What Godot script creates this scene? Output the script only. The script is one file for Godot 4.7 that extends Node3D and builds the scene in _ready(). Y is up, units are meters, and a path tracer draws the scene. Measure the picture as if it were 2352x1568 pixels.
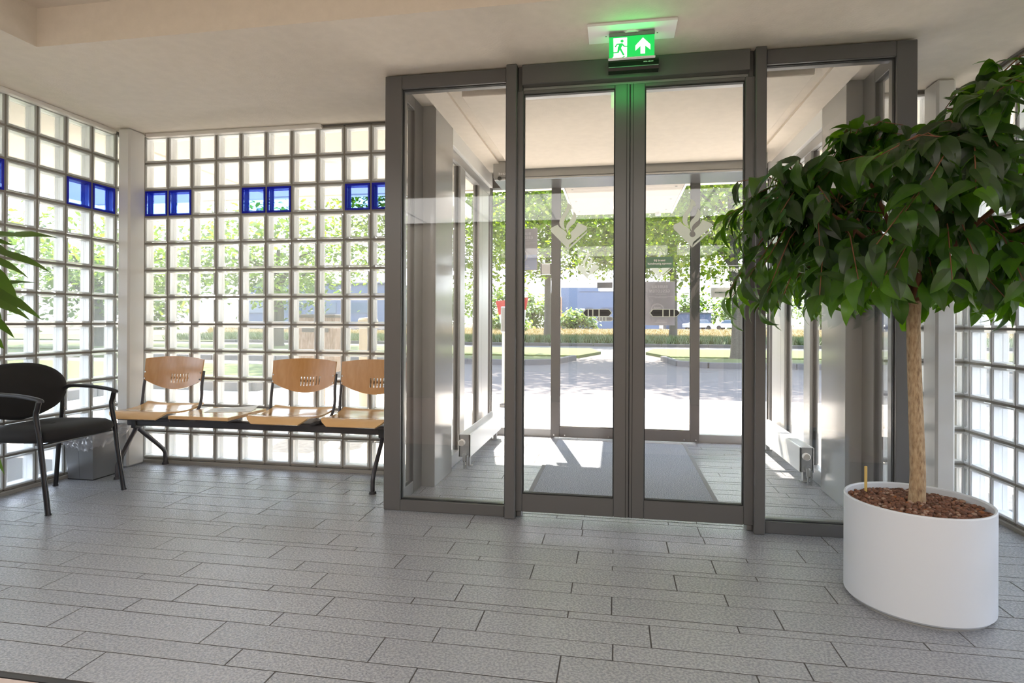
extends Node3D
# A police station entrance lobby with a glazed draught porch. World: x to the right along the porch front, y up, -z outwards.
# P(x, y, d) places a point d metres in front of the camera's foot, measured square to the porch front.

const CEIL := 2.445
const EYE := 1.058
const LAMP := 1.05
const OUT := -0.03          # level of the ground outside
var used := {}
var M := {}
var rng := RandomNumberGenerator.new()


func P(x: float, y: float, d: float) -> Vector3:
	return Vector3(x, y, -d)


func pixel(u: float, v: float, d: float) -> Vector3:
	# the point at distance d (square to the porch front) seen at pixel (u, v) of the 2352 x 1568 frame
	var f := 1359.0086
	var a := (u - 1176.0) / f
	var b := (737.76 - v) / f
	var a2 := cos(0.0045) * a - sin(0.0045) * b
	var b2 := sin(0.0045) * a + cos(0.0045) * b
	var y := cos(0.0012) * b2 + sin(0.0012)
	var z := cos(0.0012) - sin(0.0012) * b2
	var x := -sin(0.1737) * z + cos(0.1737) * a2
	var dd := cos(0.1737) * z + sin(0.1737) * a2
	return P(x * d / dd, EYE + y * d / dd, d)


# ------------------------------------------------------------------ naming
func uniq(called: String) -> String:
	var n: int = used.get(called, -1) + 1
	used[called] = n
	return called if n == 0 else "%s_%03d" % [called, n]


func tag(o: Node3D, label: String, category: String, group := "", kind := "") -> Node3D:
	o.set_meta("label", label)
	o.set_meta("category", category)
	if group:
		o.set_meta("group", group)
	if kind:
		o.set_meta("kind", kind)
	return o


func thing(called: String, at: Vector3, label: String, category: String, group := "", kind := "") -> Node3D:
	var o := Node3D.new()
	o.name = uniq(called)
	add_child(o)
	o.position = at
	return tag(o, label, category, group, kind)


func tool_() -> SurfaceTool:
	var s := SurfaceTool.new()
	s.begin(Mesh.PRIMITIVE_TRIANGLES)
	return s


func put(called: String, s: SurfaceTool, m: Material, parent: Node3D = null, at := Vector3.ZERO) -> MeshInstance3D:
	var mesh := s.commit()
	mesh.surface_set_material(0, m)
	return place(called, mesh, parent, Transform3D(Basis(), at))


func place(called: String, mesh: Mesh, parent: Node3D, xf := Transform3D(), m: Material = null) -> MeshInstance3D:
	var o := MeshInstance3D.new()
	o.mesh = mesh
	if m:
		o.material_override = m
	o.transform = xf
	if parent:
		o.name = called
		parent.add_child(o, true)
	else:
		o.name = uniq(called)
		add_child(o)
	return o


func many(called: String, mesh: Mesh, m: Material, xfs: Array, colors: Array, parent: Node3D = null) -> MultiMeshInstance3D:
	var mm := MultiMesh.new()
	mm.transform_format = MultiMesh.TRANSFORM_3D
	mm.use_colors = colors.size() > 0
	mm.mesh = mesh
	mm.instance_count = xfs.size()
	for i in xfs.size():
		mm.set_instance_transform(i, xfs[i])
		if colors.size():
			mm.set_instance_color(i, colors[i])
	var o := MultiMeshInstance3D.new()
	o.multimesh = mm
	o.material_override = m
	if parent:
		o.name = called
		parent.add_child(o, true)
	else:
		o.name = uniq(called)
		add_child(o)
	o.set_meta("kind", "stuff")
	return o


# ------------------------------------------------------------------ shapes
func tri(s: SurfaceTool, a: Vector3, b: Vector3, c: Vector3, na: Vector3, nb: Vector3, nc: Vector3) -> void:
	if (b - a).cross(c - a).dot(na + nb + nc) > 0.0:
		var t := b
		b = c
		c = t
		t = nb
		nb = nc
		nc = t
	s.set_normal(na)
	s.add_vertex(a)
	s.set_normal(nb)
	s.add_vertex(b)
	s.set_normal(nc)
	s.add_vertex(c)


func quad(s: SurfaceTool, a: Vector3, b: Vector3, c: Vector3, d: Vector3, n: Vector3) -> void:
	tri(s, a, b, c, n, n, n)
	tri(s, a, c, d, n, n, n)


func cb(s: SurfaceTool, c: Vector3, size: Vector3, bevel := 0.0, basis := Basis()) -> void:
	# a box, its edges chamfered by bevel
	var h := size / 2.0
	var i := h - Vector3.ONE * bevel
	for k in 3:
		var l := (k + 1) % 3
		var m := (k + 2) % 3
		for sg: float in [-1.0, 1.0]:
			var n := Vector3.ZERO
			n[k] = sg
			var q: Array[Vector3] = []
			for w in [[-1, -1], [1, -1], [1, 1], [-1, 1]]:
				var p := Vector3.ZERO
				p[k] = sg * h[k]
				p[l] = w[0] * i[l]
				p[m] = w[1] * i[m]
				q.append(c + basis * p)
			quad(s, q[0], q[1], q[2], q[3], basis * n)
			if bevel > 0.0:
				for sl: float in [-1.0, 1.0]:
					var e: Array[Vector3] = []
					for w in [[0, -1.0], [0, 1.0], [1, 1.0], [1, -1.0]]:
						var p := Vector3.ZERO
						p[k] = sg * (h[k] if w[0] == 0 else i[k])
						p[l] = sl * (i[l] if w[0] == 0 else h[l])
						p[m] = w[1] * i[m]
						e.append(c + basis * p)
					var en := Vector3.ZERO
					en[k] = sg
					en[l] = sl
					quad(s, e[0], e[1], e[2], e[3], basis * en.normalized())
	if bevel > 0.0:
		for sx: float in [-1.0, 1.0]:
			for sy: float in [-1.0, 1.0]:
				for sz: float in [-1.0, 1.0]:
					var n := basis * Vector3(sx, sy, sz).normalized()
					tri(s, c + basis * Vector3(sx * h.x, sy * i.y, sz * i.z), c + basis * Vector3(sx * i.x, sy * h.y, sz * i.z), c + basis * Vector3(sx * i.x, sy * i.y, sz * h.z), n, n, n)


func bx(s: SurfaceTool, x0: float, x1: float, y0: float, y1: float, d0: float, d1: float, bevel := 0.0) -> void:
	cb(s, P((x0 + x1) / 2, (y0 + y1) / 2, (d0 + d1) / 2), Vector3(absf(x1 - x0), absf(y1 - y0), absf(d1 - d0)), bevel)


func box(called: String, x0: float, x1: float, y0: float, y1: float, d0: float, d1: float, m: Material, parent: Node3D = null, bevel := 0.0) -> MeshInstance3D:
	var s := tool_()
	bx(s, x0, x1, y0, y1, d0, d1, bevel)
	var at := Vector3.ZERO
	if parent:
		at = -parent.position
	return put(called, s, m, parent, at)


func tube(s: SurfaceTool, pts: Array, radii, sides := 8, flat := 1.0, flat_axis := Vector3.ZERO) -> void:
	var n := pts.size()
	var rings := []
	var norms := []
	var t0: Vector3 = (pts[1] - pts[0]).normalized()
	var side := t0.cross(Vector3.UP if absf(t0.y) < 0.9 else Vector3.RIGHT).normalized()
	for i in n:
		var t: Vector3 = (pts[mini(i + 1, n - 1)] - pts[maxi(i - 1, 0)]).normalized()
		side = (side - t * side.dot(t)).normalized()
		var up := t.cross(side)
		var r: float = radii[i] if radii is Array else radii
		var ring := []
		var nr := []
		for k in sides:
			var a := TAU * k / sides
			var o := (side * cos(a) + up * sin(a))
			var p := o * r
			if flat != 1.0:
				p -= flat_axis * p.dot(flat_axis) * (1.0 - flat)
			ring.append(pts[i] + p)
			nr.append(o)
		rings.append(ring)
		norms.append(nr)
	for i in n - 1:
		for k in sides:
			var j := (k + 1) % sides
			tri(s, rings[i][k], rings[i][j], rings[i + 1][j], norms[i][k], norms[i][j], norms[i + 1][j])
			tri(s, rings[i][k], rings[i + 1][j], rings[i + 1][k], norms[i][k], norms[i + 1][j], norms[i + 1][k])
	for e in [0, n - 1]:
		var nn: Vector3 = (pts[0] - pts[1]).normalized() if e == 0 else (pts[n - 1] - pts[n - 2]).normalized()
		for k in range(1, sides - 1):
			tri(s, rings[e][0], rings[e][k], rings[e][k + 1], nn, nn, nn)


func curve(pts: Array, steps := 6) -> Array:
	# Catmull-Rom through the points
	var out := []
	for i in pts.size() - 1:
		var a: Vector3 = pts[maxi(i - 1, 0)]
		var b: Vector3 = pts[i]
		var c: Vector3 = pts[i + 1]
		var d: Vector3 = pts[mini(i + 2, pts.size() - 1)]
		for k in steps:
			out.append(b.cubic_interpolate(c, a, d, float(k) / steps))
	out.append(pts[-1])
	return out


func lathe(s: SurfaceTool, prof: Array, at: Vector3, seg := 32) -> void:
	for i in prof.size() - 1:
		var a: Vector2 = prof[i]
		var b: Vector2 = prof[i + 1]
		var e := b - a
		var n2 := Vector2(e.y, -e.x).normalized()
		for k in seg:
			var t0 := TAU * k / seg
			var t1 := TAU * (k + 1) / seg
			var d0 := Vector3(cos(t0), 0, sin(t0))
			var d1 := Vector3(cos(t1), 0, sin(t1))
			var n0 := d0 * n2.x + Vector3.UP * n2.y
			var n1 := d1 * n2.x + Vector3.UP * n2.y
			var p := at + d0 * a.x + Vector3.UP * a.y
			var q := at + d1 * a.x + Vector3.UP * a.y
			var r := at + d1 * b.x + Vector3.UP * b.y
			var w := at + d0 * b.x + Vector3.UP * b.y
			if a.x > 1e-5:
				tri(s, p, q, r, n0, n1, n1)
			if b.x > 1e-5:
				tri(s, p, r, w, n0, n1, n0)


func prism(s: SurfaceTool, poly: PackedVector2Array, xf: Transform3D, depth: float) -> void:
	# the polygon in the local xy plane, from z = 0 to z = -depth
	var idx := Geometry2D.triangulate_polygon(poly)
	var back := Vector3(0, 0, -depth)
	var nz := xf.basis.z.normalized()
	for i in range(0, idx.size(), 3):
		var a := Vector3(poly[idx[i]].x, poly[idx[i]].y, 0)
		var b := Vector3(poly[idx[i + 1]].x, poly[idx[i + 1]].y, 0)
		var c := Vector3(poly[idx[i + 2]].x, poly[idx[i + 2]].y, 0)
		tri(s, xf * a, xf * b, xf * c, nz, nz, nz)
		tri(s, xf * (a + back), xf * (b + back), xf * (c + back), -nz, -nz, -nz)
	var turn := -1.0 if Geometry2D.is_polygon_clockwise(poly) else 1.0
	for i in poly.size():
		var p := poly[i]
		var q := poly[(i + 1) % poly.size()]
		var e := q - p
		var n := (xf.basis * Vector3(e.y, -e.x, 0) * turn).normalized()
		quad(s, xf * Vector3(p.x, p.y, 0), xf * Vector3(q.x, q.y, 0), xf * Vector3(q.x, q.y, -depth), xf * Vector3(p.x, p.y, -depth), n)


func sheet(s: SurfaceTool, nx: int, ny: int, f: Callable, th: float, skip = null) -> void:
	# a bent board of thickness th over f(u, v); cells for which skip(i, j) holds are cut out
	var p := []
	var n := []
	for j in ny + 1:
		var rp := []
		var rn := []
		for i in nx + 1:
			var u := float(i) / nx
			var v := float(j) / ny
			var e := 0.002
			var du: Vector3 = f.call(minf(u + e, 1), v) - f.call(maxf(u - e, 0), v)
			var dv: Vector3 = f.call(u, minf(v + e, 1)) - f.call(u, maxf(v - e, 0))
			rp.append(f.call(u, v))
			rn.append(du.cross(dv).normalized())
		p.append(rp)
		n.append(rn)
	var gone := func(i: int, j: int) -> bool:
		return i < 0 or j < 0 or i >= nx or j >= ny or (skip != null and skip.call(i, j))
	for j in ny:
		for i in nx:
			if gone.call(i, j):
				continue
			for side: float in [1.0, -1.0]:
				var q := []
				var m := []
				for w in [[0, 0], [1, 0], [1, 1], [0, 1]]:
					var nn: Vector3 = n[j + w[1]][i + w[0]] * side
					q.append(p[j + w[1]][i + w[0]] + nn * th / 2)
					m.append(nn)
				tri(s, q[0], q[1], q[2], m[0], m[1], m[2])
				tri(s, q[0], q[2], q[3], m[0], m[2], m[3])
			for w in [[-1, 0, 0, 0, 0, 1], [1, 0, 1, 0, 1, 1], [0, -1, 0, 0, 1, 0], [0, 1, 0, 1, 1, 1]]:
				if gone.call(i + w[0], j + w[1]):
					var a: Vector3 = p[j + w[3]][i + w[2]]
					var b: Vector3 = p[j + w[5]][i + w[4]]
					var na: Vector3 = n[j + w[3]][i + w[2]] * th / 2
					var nb: Vector3 = n[j + w[5]][i + w[4]] * th / 2
					var mid: Vector3 = (p[j][i] + p[j + 1][i + 1]) / 2
					var out := ((a + b) / 2 - mid).normalized()
					quad(s, a + na, b + nb, b - nb, a - na, out)


func text(called: String, words: String, height: float, m: Material, parent: Node3D, xf: Transform3D, face := "Droid Sans", weight := 700, align := HORIZONTAL_ALIGNMENT_CENTER) -> MeshInstance3D:
	var f := SystemFont.new()
	f.font_names = PackedStringArray([face])
	f.font_weight = weight
	var t := TextMesh.new()
	t.text = words
	t.font = f
	t.font_size = 32
	t.pixel_size = height / 23.0
	t.depth = 0.0008
	t.curve_step = 2.0
	t.horizontal_alignment = align
	t.vertical_alignment = VERTICAL_ALIGNMENT_CENTER
	t.material = m
	return place(called, t, parent, xf)


func leaf_mesh(length: float, width: float, curl: float, fold: float, wave: float, n := 7) -> ArrayMesh:
	# a pointed leaf from the origin along -z, its upper side up
	var s := tool_()
	var mid := []
	var lft := []
	var rgt := []
	for i in n + 1:
		var t := float(i) / n
		var w := width * 0.5 * pow(sin(PI * pow(t, 0.75)), 0.85) * (1.0 - 0.25 * t)
		if i == n:
			w = 0.0
		var a := curl * t * t
		var z := -length * t * cos(a * 0.6)
		var y := -length * t * sin(a * 0.6)
		mid.append(Vector3(0, y, z))
		var wv := wave * sin(t * 9.0) * w
		lft.append(Vector3(-w, y + w * fold + wv, z))
		rgt.append(Vector3(w, y + w * fold - wv, z))
	for sd in [lft, rgt]:
		var nr := []
		for i in n + 1:
			var along: Vector3 = mid[mini(i + 1, n)] - mid[maxi(i - 1, 0)]
			var k := clampi(i, 1, n - 1)
			var nn: Vector3 = (sd[k] - mid[k]).cross(along).normalized()
			nr.append(nn if nn.y > 0 else -nn)
		for i in n:
			tri(s, mid[i], mid[i + 1], sd[i + 1], nr[i], nr[i + 1], nr[i + 1])
			if i > 0:
				tri(s, mid[i], sd[i + 1], sd[i], nr[i], nr[i + 1], nr[i])
	return s.commit()


# ------------------------------------------------------------------ materials
func noise_tex(seed_: int, freq: float, ramp: Array, octaves := 4, type := FastNoiseLite.TYPE_SIMPLEX_SMOOTH, size := 512) -> NoiseTexture2D:
	var n := FastNoiseLite.new()
	n.seed = seed_
	n.noise_type = type
	n.frequency = freq
	n.fractal_octaves = octaves
	var t := NoiseTexture2D.new()
	t.width = size
	t.height = size
	t.seamless = true
	t.noise = n
	if ramp.size():
		var g := Gradient.new()
		var o := PackedFloat32Array()
		var c := PackedColorArray()
		for e in ramp:
			o.append(e[0])
			c.append(e[1])
		g.offsets = o
		g.colors = c
		t.color_ramp = g
	return t


func mat(called: String, color: Color, rough := 0.6, metal := 0.0, spec := 0.5) -> StandardMaterial3D:
	var m := StandardMaterial3D.new()
	m.resource_name = called
	m.albedo_color = color
	m.roughness = rough
	m.metallic = metal
	m.metallic_specular = spec
	M[called] = m
	return m


func textured(called: String, tex: Texture2D, scale: Vector3, rough := 0.6, bump: Texture2D = null, relief := 0.0, world := true) -> StandardMaterial3D:
	var m := mat(called, Color.WHITE, rough)
	m.albedo_texture = tex
	m.uv1_triplanar = true
	m.uv1_world_triplanar = world
	m.uv1_scale = scale
	if bump:
		m.heightmap_enabled = true
		m.heightmap_texture = bump
		m.heightmap_scale = relief
	return m


func rgb(r: int, g: int, b: int) -> Color:
	return Color8(r, g, b)


func materials() -> void:
	var t: Texture2D
	# floor tiles: four tones of the same rough slate-grey porcelain, one relief
	var relief := noise_tex(11, 0.035, [], 3, FastNoiseLite.TYPE_SIMPLEX, 1024)
	for k in 4:
		var o: int = [-7, -5, -9, -6][k]
		t = noise_tex(20 + k, 0.06, [[0.0, rgb(134 + o, 136 + o, 144 + o)], [0.5, rgb(157 + o, 159 + o, 166 + o)], [1.0, rgb(180 + o, 181 + o, 187 + o)]], 4, FastNoiseLite.TYPE_SIMPLEX, 512)
		var m := textured("tile_%d" % k, t, Vector3(2.3, 2.3, 2.3), 0.24, relief, 0.13)
		m.metallic_specular = 0.62
		m.uv1_offset = Vector3(0.37 * k, 0, 0.53 * k)
	mat("grout", rgb(72, 70, 70), 0.9)
	t = noise_tex(31, 0.03, [[0.0, rgb(196, 176, 168)], [1.0, rgb(212, 194, 186)]])
	textured("pink_tile", t, Vector3(2, 2, 2), 0.4)
	mat("dark_strip", rgb(52, 50, 50), 0.5)
	# plaster
	t = noise_tex(41, 0.02, [[0.0, rgb(222, 213, 200)], [1.0, rgb(229, 220, 207)]])
	textured("plaster", t, Vector3(1.1, 1.1, 1.1), 0.9, noise_tex(42, 0.12, [], 3), 0.06)
	mat("white_paint", rgb(226, 226, 224), 0.5)
	mat("soffit", rgb(226, 219, 208), 0.85)
	mat("pillar", rgb(214, 212, 209), 0.4)
	mat("trim_white", rgb(232, 228, 222), 0.5)
	# metalwork of the porch
	var fr := mat("frame", rgb(94, 93, 93), 0.33, 0.2)
	fr.clearcoat_enabled = true
	fr.clearcoat = 0.25
	fr.clearcoat_roughness = 0.25
	mat("frame_light", rgb(168, 168, 168), 0.3, 0.35)
	mat("column", rgb(150, 150, 150), 0.12, 0.1)
	mat("gasket", rgb(22, 22, 23), 0.6)
	mat("steel", rgb(176, 178, 180), 0.25, 0.9)
	mat("chrome", rgb(200, 200, 200), 0.12, 1.0)
	mat("operator", rgb(170, 170, 168), 0.4, 0.3)
	# glass
	var g := mat("glass", Color(0.93, 0.97, 0.95, 0.004), 0.0)
	g.transparency = BaseMaterial3D.TRANSPARENCY_ALPHA
	g = mat("block_pane", Color(0.93, 0.96, 0.95, 0.08), 0.24)
	g.transparency = BaseMaterial3D.TRANSPARENCY_ALPHA
	g = mat("block_rim", Color(0.98, 0.99, 0.99, 0.5), 0.3)
	g.transparency = BaseMaterial3D.TRANSPARENCY_ALPHA
	g.backlight_enabled = true
	g.backlight = Color(1.0, 1.0, 1.0)
	g = mat("block_side", rgb(242, 245, 248), 0.25)
	g = mat("blue_pane", Color(0.70, 0.80, 1.0, 0.0), 0.0)
	g.refraction_enabled = true
	g.refraction_scale = 0.02
	g = mat("blue_rim", Color(0.04, 0.08, 0.75, 0.9), 0.3)
	g.transparency = BaseMaterial3D.TRANSPARENCY_ALPHA
	g.backlight_enabled = true
	g.backlight = Color(0.05, 0.12, 0.85)
	mat("blue_side", rgb(30, 58, 205), 0.25)
	mat("mortar", rgb(136, 131, 124), 0.9)
	mat("sill", rgb(150, 147, 142), 0.8)
	# radiator
	mat("radiator", rgb(228, 229, 230), 0.3)
	mat("radiator_end", rgb(168, 170, 172), 0.4)
	mat("radiator_slot", rgb(34, 35, 38), 0.7)
	# mat
	t = noise_tex(51, 0.28, [[0.0, rgb(62, 70, 82)], [0.42, rgb(116, 124, 136)], [0.6, rgb(164, 170, 180)], [1.0, rgb(226, 230, 234)]], 3, FastNoiseLite.TYPE_SIMPLEX, 1024)
	textured("carpet", t, Vector3(0.55, 0.55, 0.55), 0.95, noise_tex(52, 0.3, [], 2, FastNoiseLite.TYPE_SIMPLEX, 1024), 0.5)
	mat("rubber", rgb(118, 120, 122), 0.8)
	# bench
	t = noise_tex(61, 0.012, [[0.0, rgb(178, 124, 70)], [0.45, rgb(196, 144, 88)], [0.55, rgb(188, 134, 78)], [1.0, rgb(208, 160, 104)]], 5)
	var w := textured("beech", t, Vector3(1.2, 0.35, 1.2), 0.22, null, 0.0, false)
	w.clearcoat_enabled = true
	w.clearcoat = 0.5
	w.clearcoat_roughness = 0.12
	t = noise_tex(62, 0.012, [[0.0, rgb(206, 158, 104)], [0.5, rgb(222, 178, 124)], [1.0, rgb(232, 194, 146)]], 5)
	w = textured("beech_seat", t, Vector3(0.35, 1.2, 1.2), 0.2, null, 0.0, false)
	w.clearcoat_enabled = true
	w.clearcoat = 0.6
	w.clearcoat_roughness = 0.1
	mat("ply_edge", rgb(176, 120, 72), 0.5)
	mat("bench_metal", rgb(74, 72, 76), 0.35, 0.4)
	mat("screw", rgb(216, 214, 210), 0.25, 0.9)
	mat("paper", rgb(240, 240, 238), 0.8)
	# black chair
	var b := mat("black_cloth", rgb(26, 25, 27), 0.85)
	b.rim_enabled = true
	b.rim = 0.15
	mat("black_tube", rgb(38, 38, 42), 0.25, 0.3)
	mat("black_plastic", rgb(48, 48, 52), 0.4)
	# bin
	mat("bin", rgb(122, 122, 124), 0.3, 0.5)
	g = mat("liner", Color(0.95, 0.95, 0.97, 0.22), 0.12)
	g.transparency = BaseMaterial3D.TRANSPARENCY_ALPHA
	# planter and plants
	mat("planter", rgb(212, 217, 226), 0.45)
	mat("planter_foot", rgb(150, 150, 150), 0.7)
	var pb := mat("pebble", Color.WHITE, 0.85)
	pb.vertex_color_use_as_albedo = true
	t = noise_tex(71, 0.02, [[0.0, rgb(104, 78, 56)], [0.4, rgb(160, 134, 104)], [1.0, rgb(196, 174, 142)]], 4)
	textured("bark_smooth", t, Vector3(9, 2.2, 9), 0.75, noise_tex(72, 0.05, [], 4), 0.3)
	mat("twig", rgb(108, 68, 44), 0.8)
	for k in 4:
		var lf := mat("ficus_%d" % k, [rgb(19, 34, 12), rgb(25, 44, 14), rgb(15, 28, 11), rgb(36, 60, 16)][k], 0.42)
		lf.backlight_enabled = true
		lf.backlight = [Color(0.36, 0.56, 0.06), Color(0.40, 0.62, 0.07), Color(0.32, 0.50, 0.06), Color(0.48, 0.70, 0.08)][k]
	var pl := mat("dracaena", rgb(62, 92, 28), 0.4)
	pl.backlight_enabled = true
	pl.backlight = Color(0.38, 0.50, 0.10)
	mat("dracaena_stem", rgb(120, 104, 72), 0.85)
	mat("soil", rgb(52, 40, 32), 0.95)
	mat("bamboo", rgb(206, 176, 104), 0.6)
	# signs
	var fm := mat("film", rgb(238, 246, 236), 0.7)
	fm.backlight_enabled = true
	fm.backlight = Color(0.8, 0.8, 0.79)
	mat("sign_green", rgb(22, 110, 66), 0.5)
	mat("sign_white", rgb(238, 240, 236), 0.6)
	mat("poster_grey", rgb(176, 176, 188), 0.7)
	mat("poster_ink", rgb(214, 214, 222), 0.7)
	mat("poster_blue", rgb(160, 176, 216), 0.7)
	mat("strip_dark", rgb(66, 66, 68), 0.5)
	mat("ink", rgb(20, 20, 22), 0.6)
	mat("plate_white", rgb(238, 238, 238), 0.4)
	mat("sensor_black", rgb(14, 16, 16), 0.12)
	g = mat("exit_green", rgb(20, 150, 70), 0.4)
	g.emission_enabled = true
	g.emission = rgb(30, 214, 92)
	g.emission_energy_multiplier = 0.17
	g = mat("exit_white", rgb(240, 240, 240), 0.4)
	g.emission_enabled = true
	g.emission = Color(1, 1, 1)
	g.emission_energy_multiplier = 0.2
	mat("exit_grey", rgb(120, 122, 120), 0.4)
	# outdoors
	t = noise_tex(81, 0.03, [[0.0, rgb(176, 168, 160)], [0.5, rgb(200, 192, 184)], [1.0, rgb(220, 213, 204)]], 5, FastNoiseLite.TYPE_SIMPLEX, 1024)
	textured("paving", t, Vector3(0.45, 0.45, 0.45), 0.9, noise_tex(82, 0.1, [], 3), 0.5)
	t = noise_tex(89, 0.05, [[0.0, rgb(62, 58, 60)], [0.5, rgb(78, 73, 74)], [1.0, rgb(94, 88, 88)]], 5, FastNoiseLite.TYPE_SIMPLEX, 1024)
	textured("brick_paving", t, Vector3(0.4, 0.4, 0.4), 0.9)
	t = noise_tex(83, 0.05, [[0.0, rgb(46, 60, 14)], [0.5, rgb(64, 78, 20)], [1.0, rgb(84, 94, 30)]], 5)
	textured("lawn", t, Vector3(0.35, 0.35, 0.35), 0.95)
	t = noise_tex(84, 0.05, [[0.0, rgb(56, 56, 58)], [1.0, rgb(72, 72, 73)]], 4)
	textured("asphalt", t, Vector3(0.4, 0.4, 0.4), 0.9)
	t = noise_tex(85, 0.04, [[0.0, rgb(76, 66, 44)], [0.5, rgb(88, 76, 54)], [1.0, rgb(98, 88, 64)]], 5)
	textured("meadow", t, Vector3(0.1, 0.1, 0.1), 0.95)
	mat("kerb", rgb(76, 75, 76), 0.9)
	t = noise_tex(86, 0.05, [[0.0, rgb(50, 48, 42)], [0.5, rgb(74, 71, 64)], [1.0, rgb(104, 101, 92)]], 5)
	textured("bark", t, Vector3(1.6, 0.8, 1.6), 0.95, noise_tex(87, 0.06, [], 4), 2.0)
	var lv := mat("tree_leaf", Color.WHITE, 0.45)
	lv.vertex_color_use_as_albedo = true
	lv.backlight_enabled = true
	lv.backlight = Color(0.9, 1.0, 0.45)
	var gb := mat("grass_blade", Color.WHITE, 0.6)
	gb.vertex_color_use_as_albedo = true
	gb.backlight_enabled = true
	gb.backlight = Color(0.7, 0.7, 0.4)
	mat("blue_cladding", rgb(72, 88, 114), 0.6)
	mat("blue_cladding_dark", rgb(54, 66, 88), 0.6)
	mat("brick_red", rgb(176, 128, 104), 0.9)
	mat("car_paint", rgb(196, 202, 212), 0.25, 0.4)
	mat("car_glass", rgb(70, 90, 110), 0.1)
	mat("tyre", rgb(24, 24, 25), 0.9)
	mat("canopy", rgb(150, 145, 140), 0.45)
	t = noise_tex(88, 0.03, [[0.0, rgb(112, 92, 78)], [0.5, rgb(150, 132, 120)], [1.0, rgb(176, 164, 156)]], 5)
	textured("weathered", t, Vector3(2.2, 0.6, 2.2), 0.85)
	mat("post_beige", rgb(204, 192, 168), 0.6)
	mat("banner_red", rgb(190, 46, 40), 0.6)
	var cl := mat("lamp_glow", rgb(250, 250, 245), 0.5)
	cl.emission_enabled = true
	cl.emission = Color(1.0, 0.97, 0.92)
	cl.emission_energy_multiplier = 0.37
	mat("lamp_frame", rgb(236, 236, 234), 0.4)


# ------------------------------------------------------------------ the scene
func _ready() -> void:
	rng.seed = 20240611
	# camera: upright view with a small downward lens shift
	var cam := Camera3D.new()
	cam.name = "camera"
	cam.projection = Camera3D.PROJECTION_FRUSTUM
	cam.near = 0.05
	cam.far = 600.0
	cam.size = cam.near * 1568.0 / 1359.0086
	cam.frustum_offset = Vector2(0.0, -cam.near * (784.0 - 737.76) / 1359.0086)
	cam.position = Vector3(0, EYE, 0)
	cam.rotation_order = EULER_ORDER_YXZ
	cam.rotation = Vector3(0.0012, 0.1737, 0.0045)
	add_child(cam)
	cam.current = true
	# sky, sun and exposure
	var env := Environment.new()
	env.background_mode = Environment.BG_SKY
	var sky := ProceduralSkyMaterial.new()
	sky.sky_top_color = rgb(184, 204, 232)
	sky.sky_horizon_color = rgb(238, 242, 248)
	sky.sky_curve = 0.25
	sky.ground_bottom_color = rgb(150, 146, 138)
	sky.ground_horizon_color = rgb(190, 190, 186)
	sky.sun_angle_max = 1.0
	sky.sky_energy_multiplier = 1.0
	env.sky = Sky.new()
	env.sky.sky_material = sky
	env.background_energy_multiplier = 1.7
	env.tonemap_mode = Environment.TONE_MAPPER_LINEAR
	env.tonemap_exposure = 5.1
	env.sdfgi_enabled = true
	env.ssao_enabled = true
	env.ssil_enabled = true
	var we := WorldEnvironment.new()
	we.name = "environment"
	we.environment = env
	add_child(we)
	var sun := DirectionalLight3D.new()
	sun.name = "sun"
	sun.light_color = Color(1.0, 0.955, 0.88)
	sun.light_energy = 1.7
	sun.light_angular_distance = 0.55
	sun.shadow_enabled = true
	add_child(sun)
	sun.look_at_from_position(Vector3.ZERO, Vector3(0.430, -2.43, 1.815), Vector3.UP)
	materials()
	# the setting
	ground()
	floors()
	ceilings()
	block_walls()
	room_shell()
	porch()
	# things indoors
	bench()
	armchair()
	waste_bin()
	ficus()
	dracaena()
	exit_sign()
	ceiling_lamps()
	door_mat()
	# things outdoors
	canopy()
	street_furniture()
	trees()
	far_things()


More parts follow.
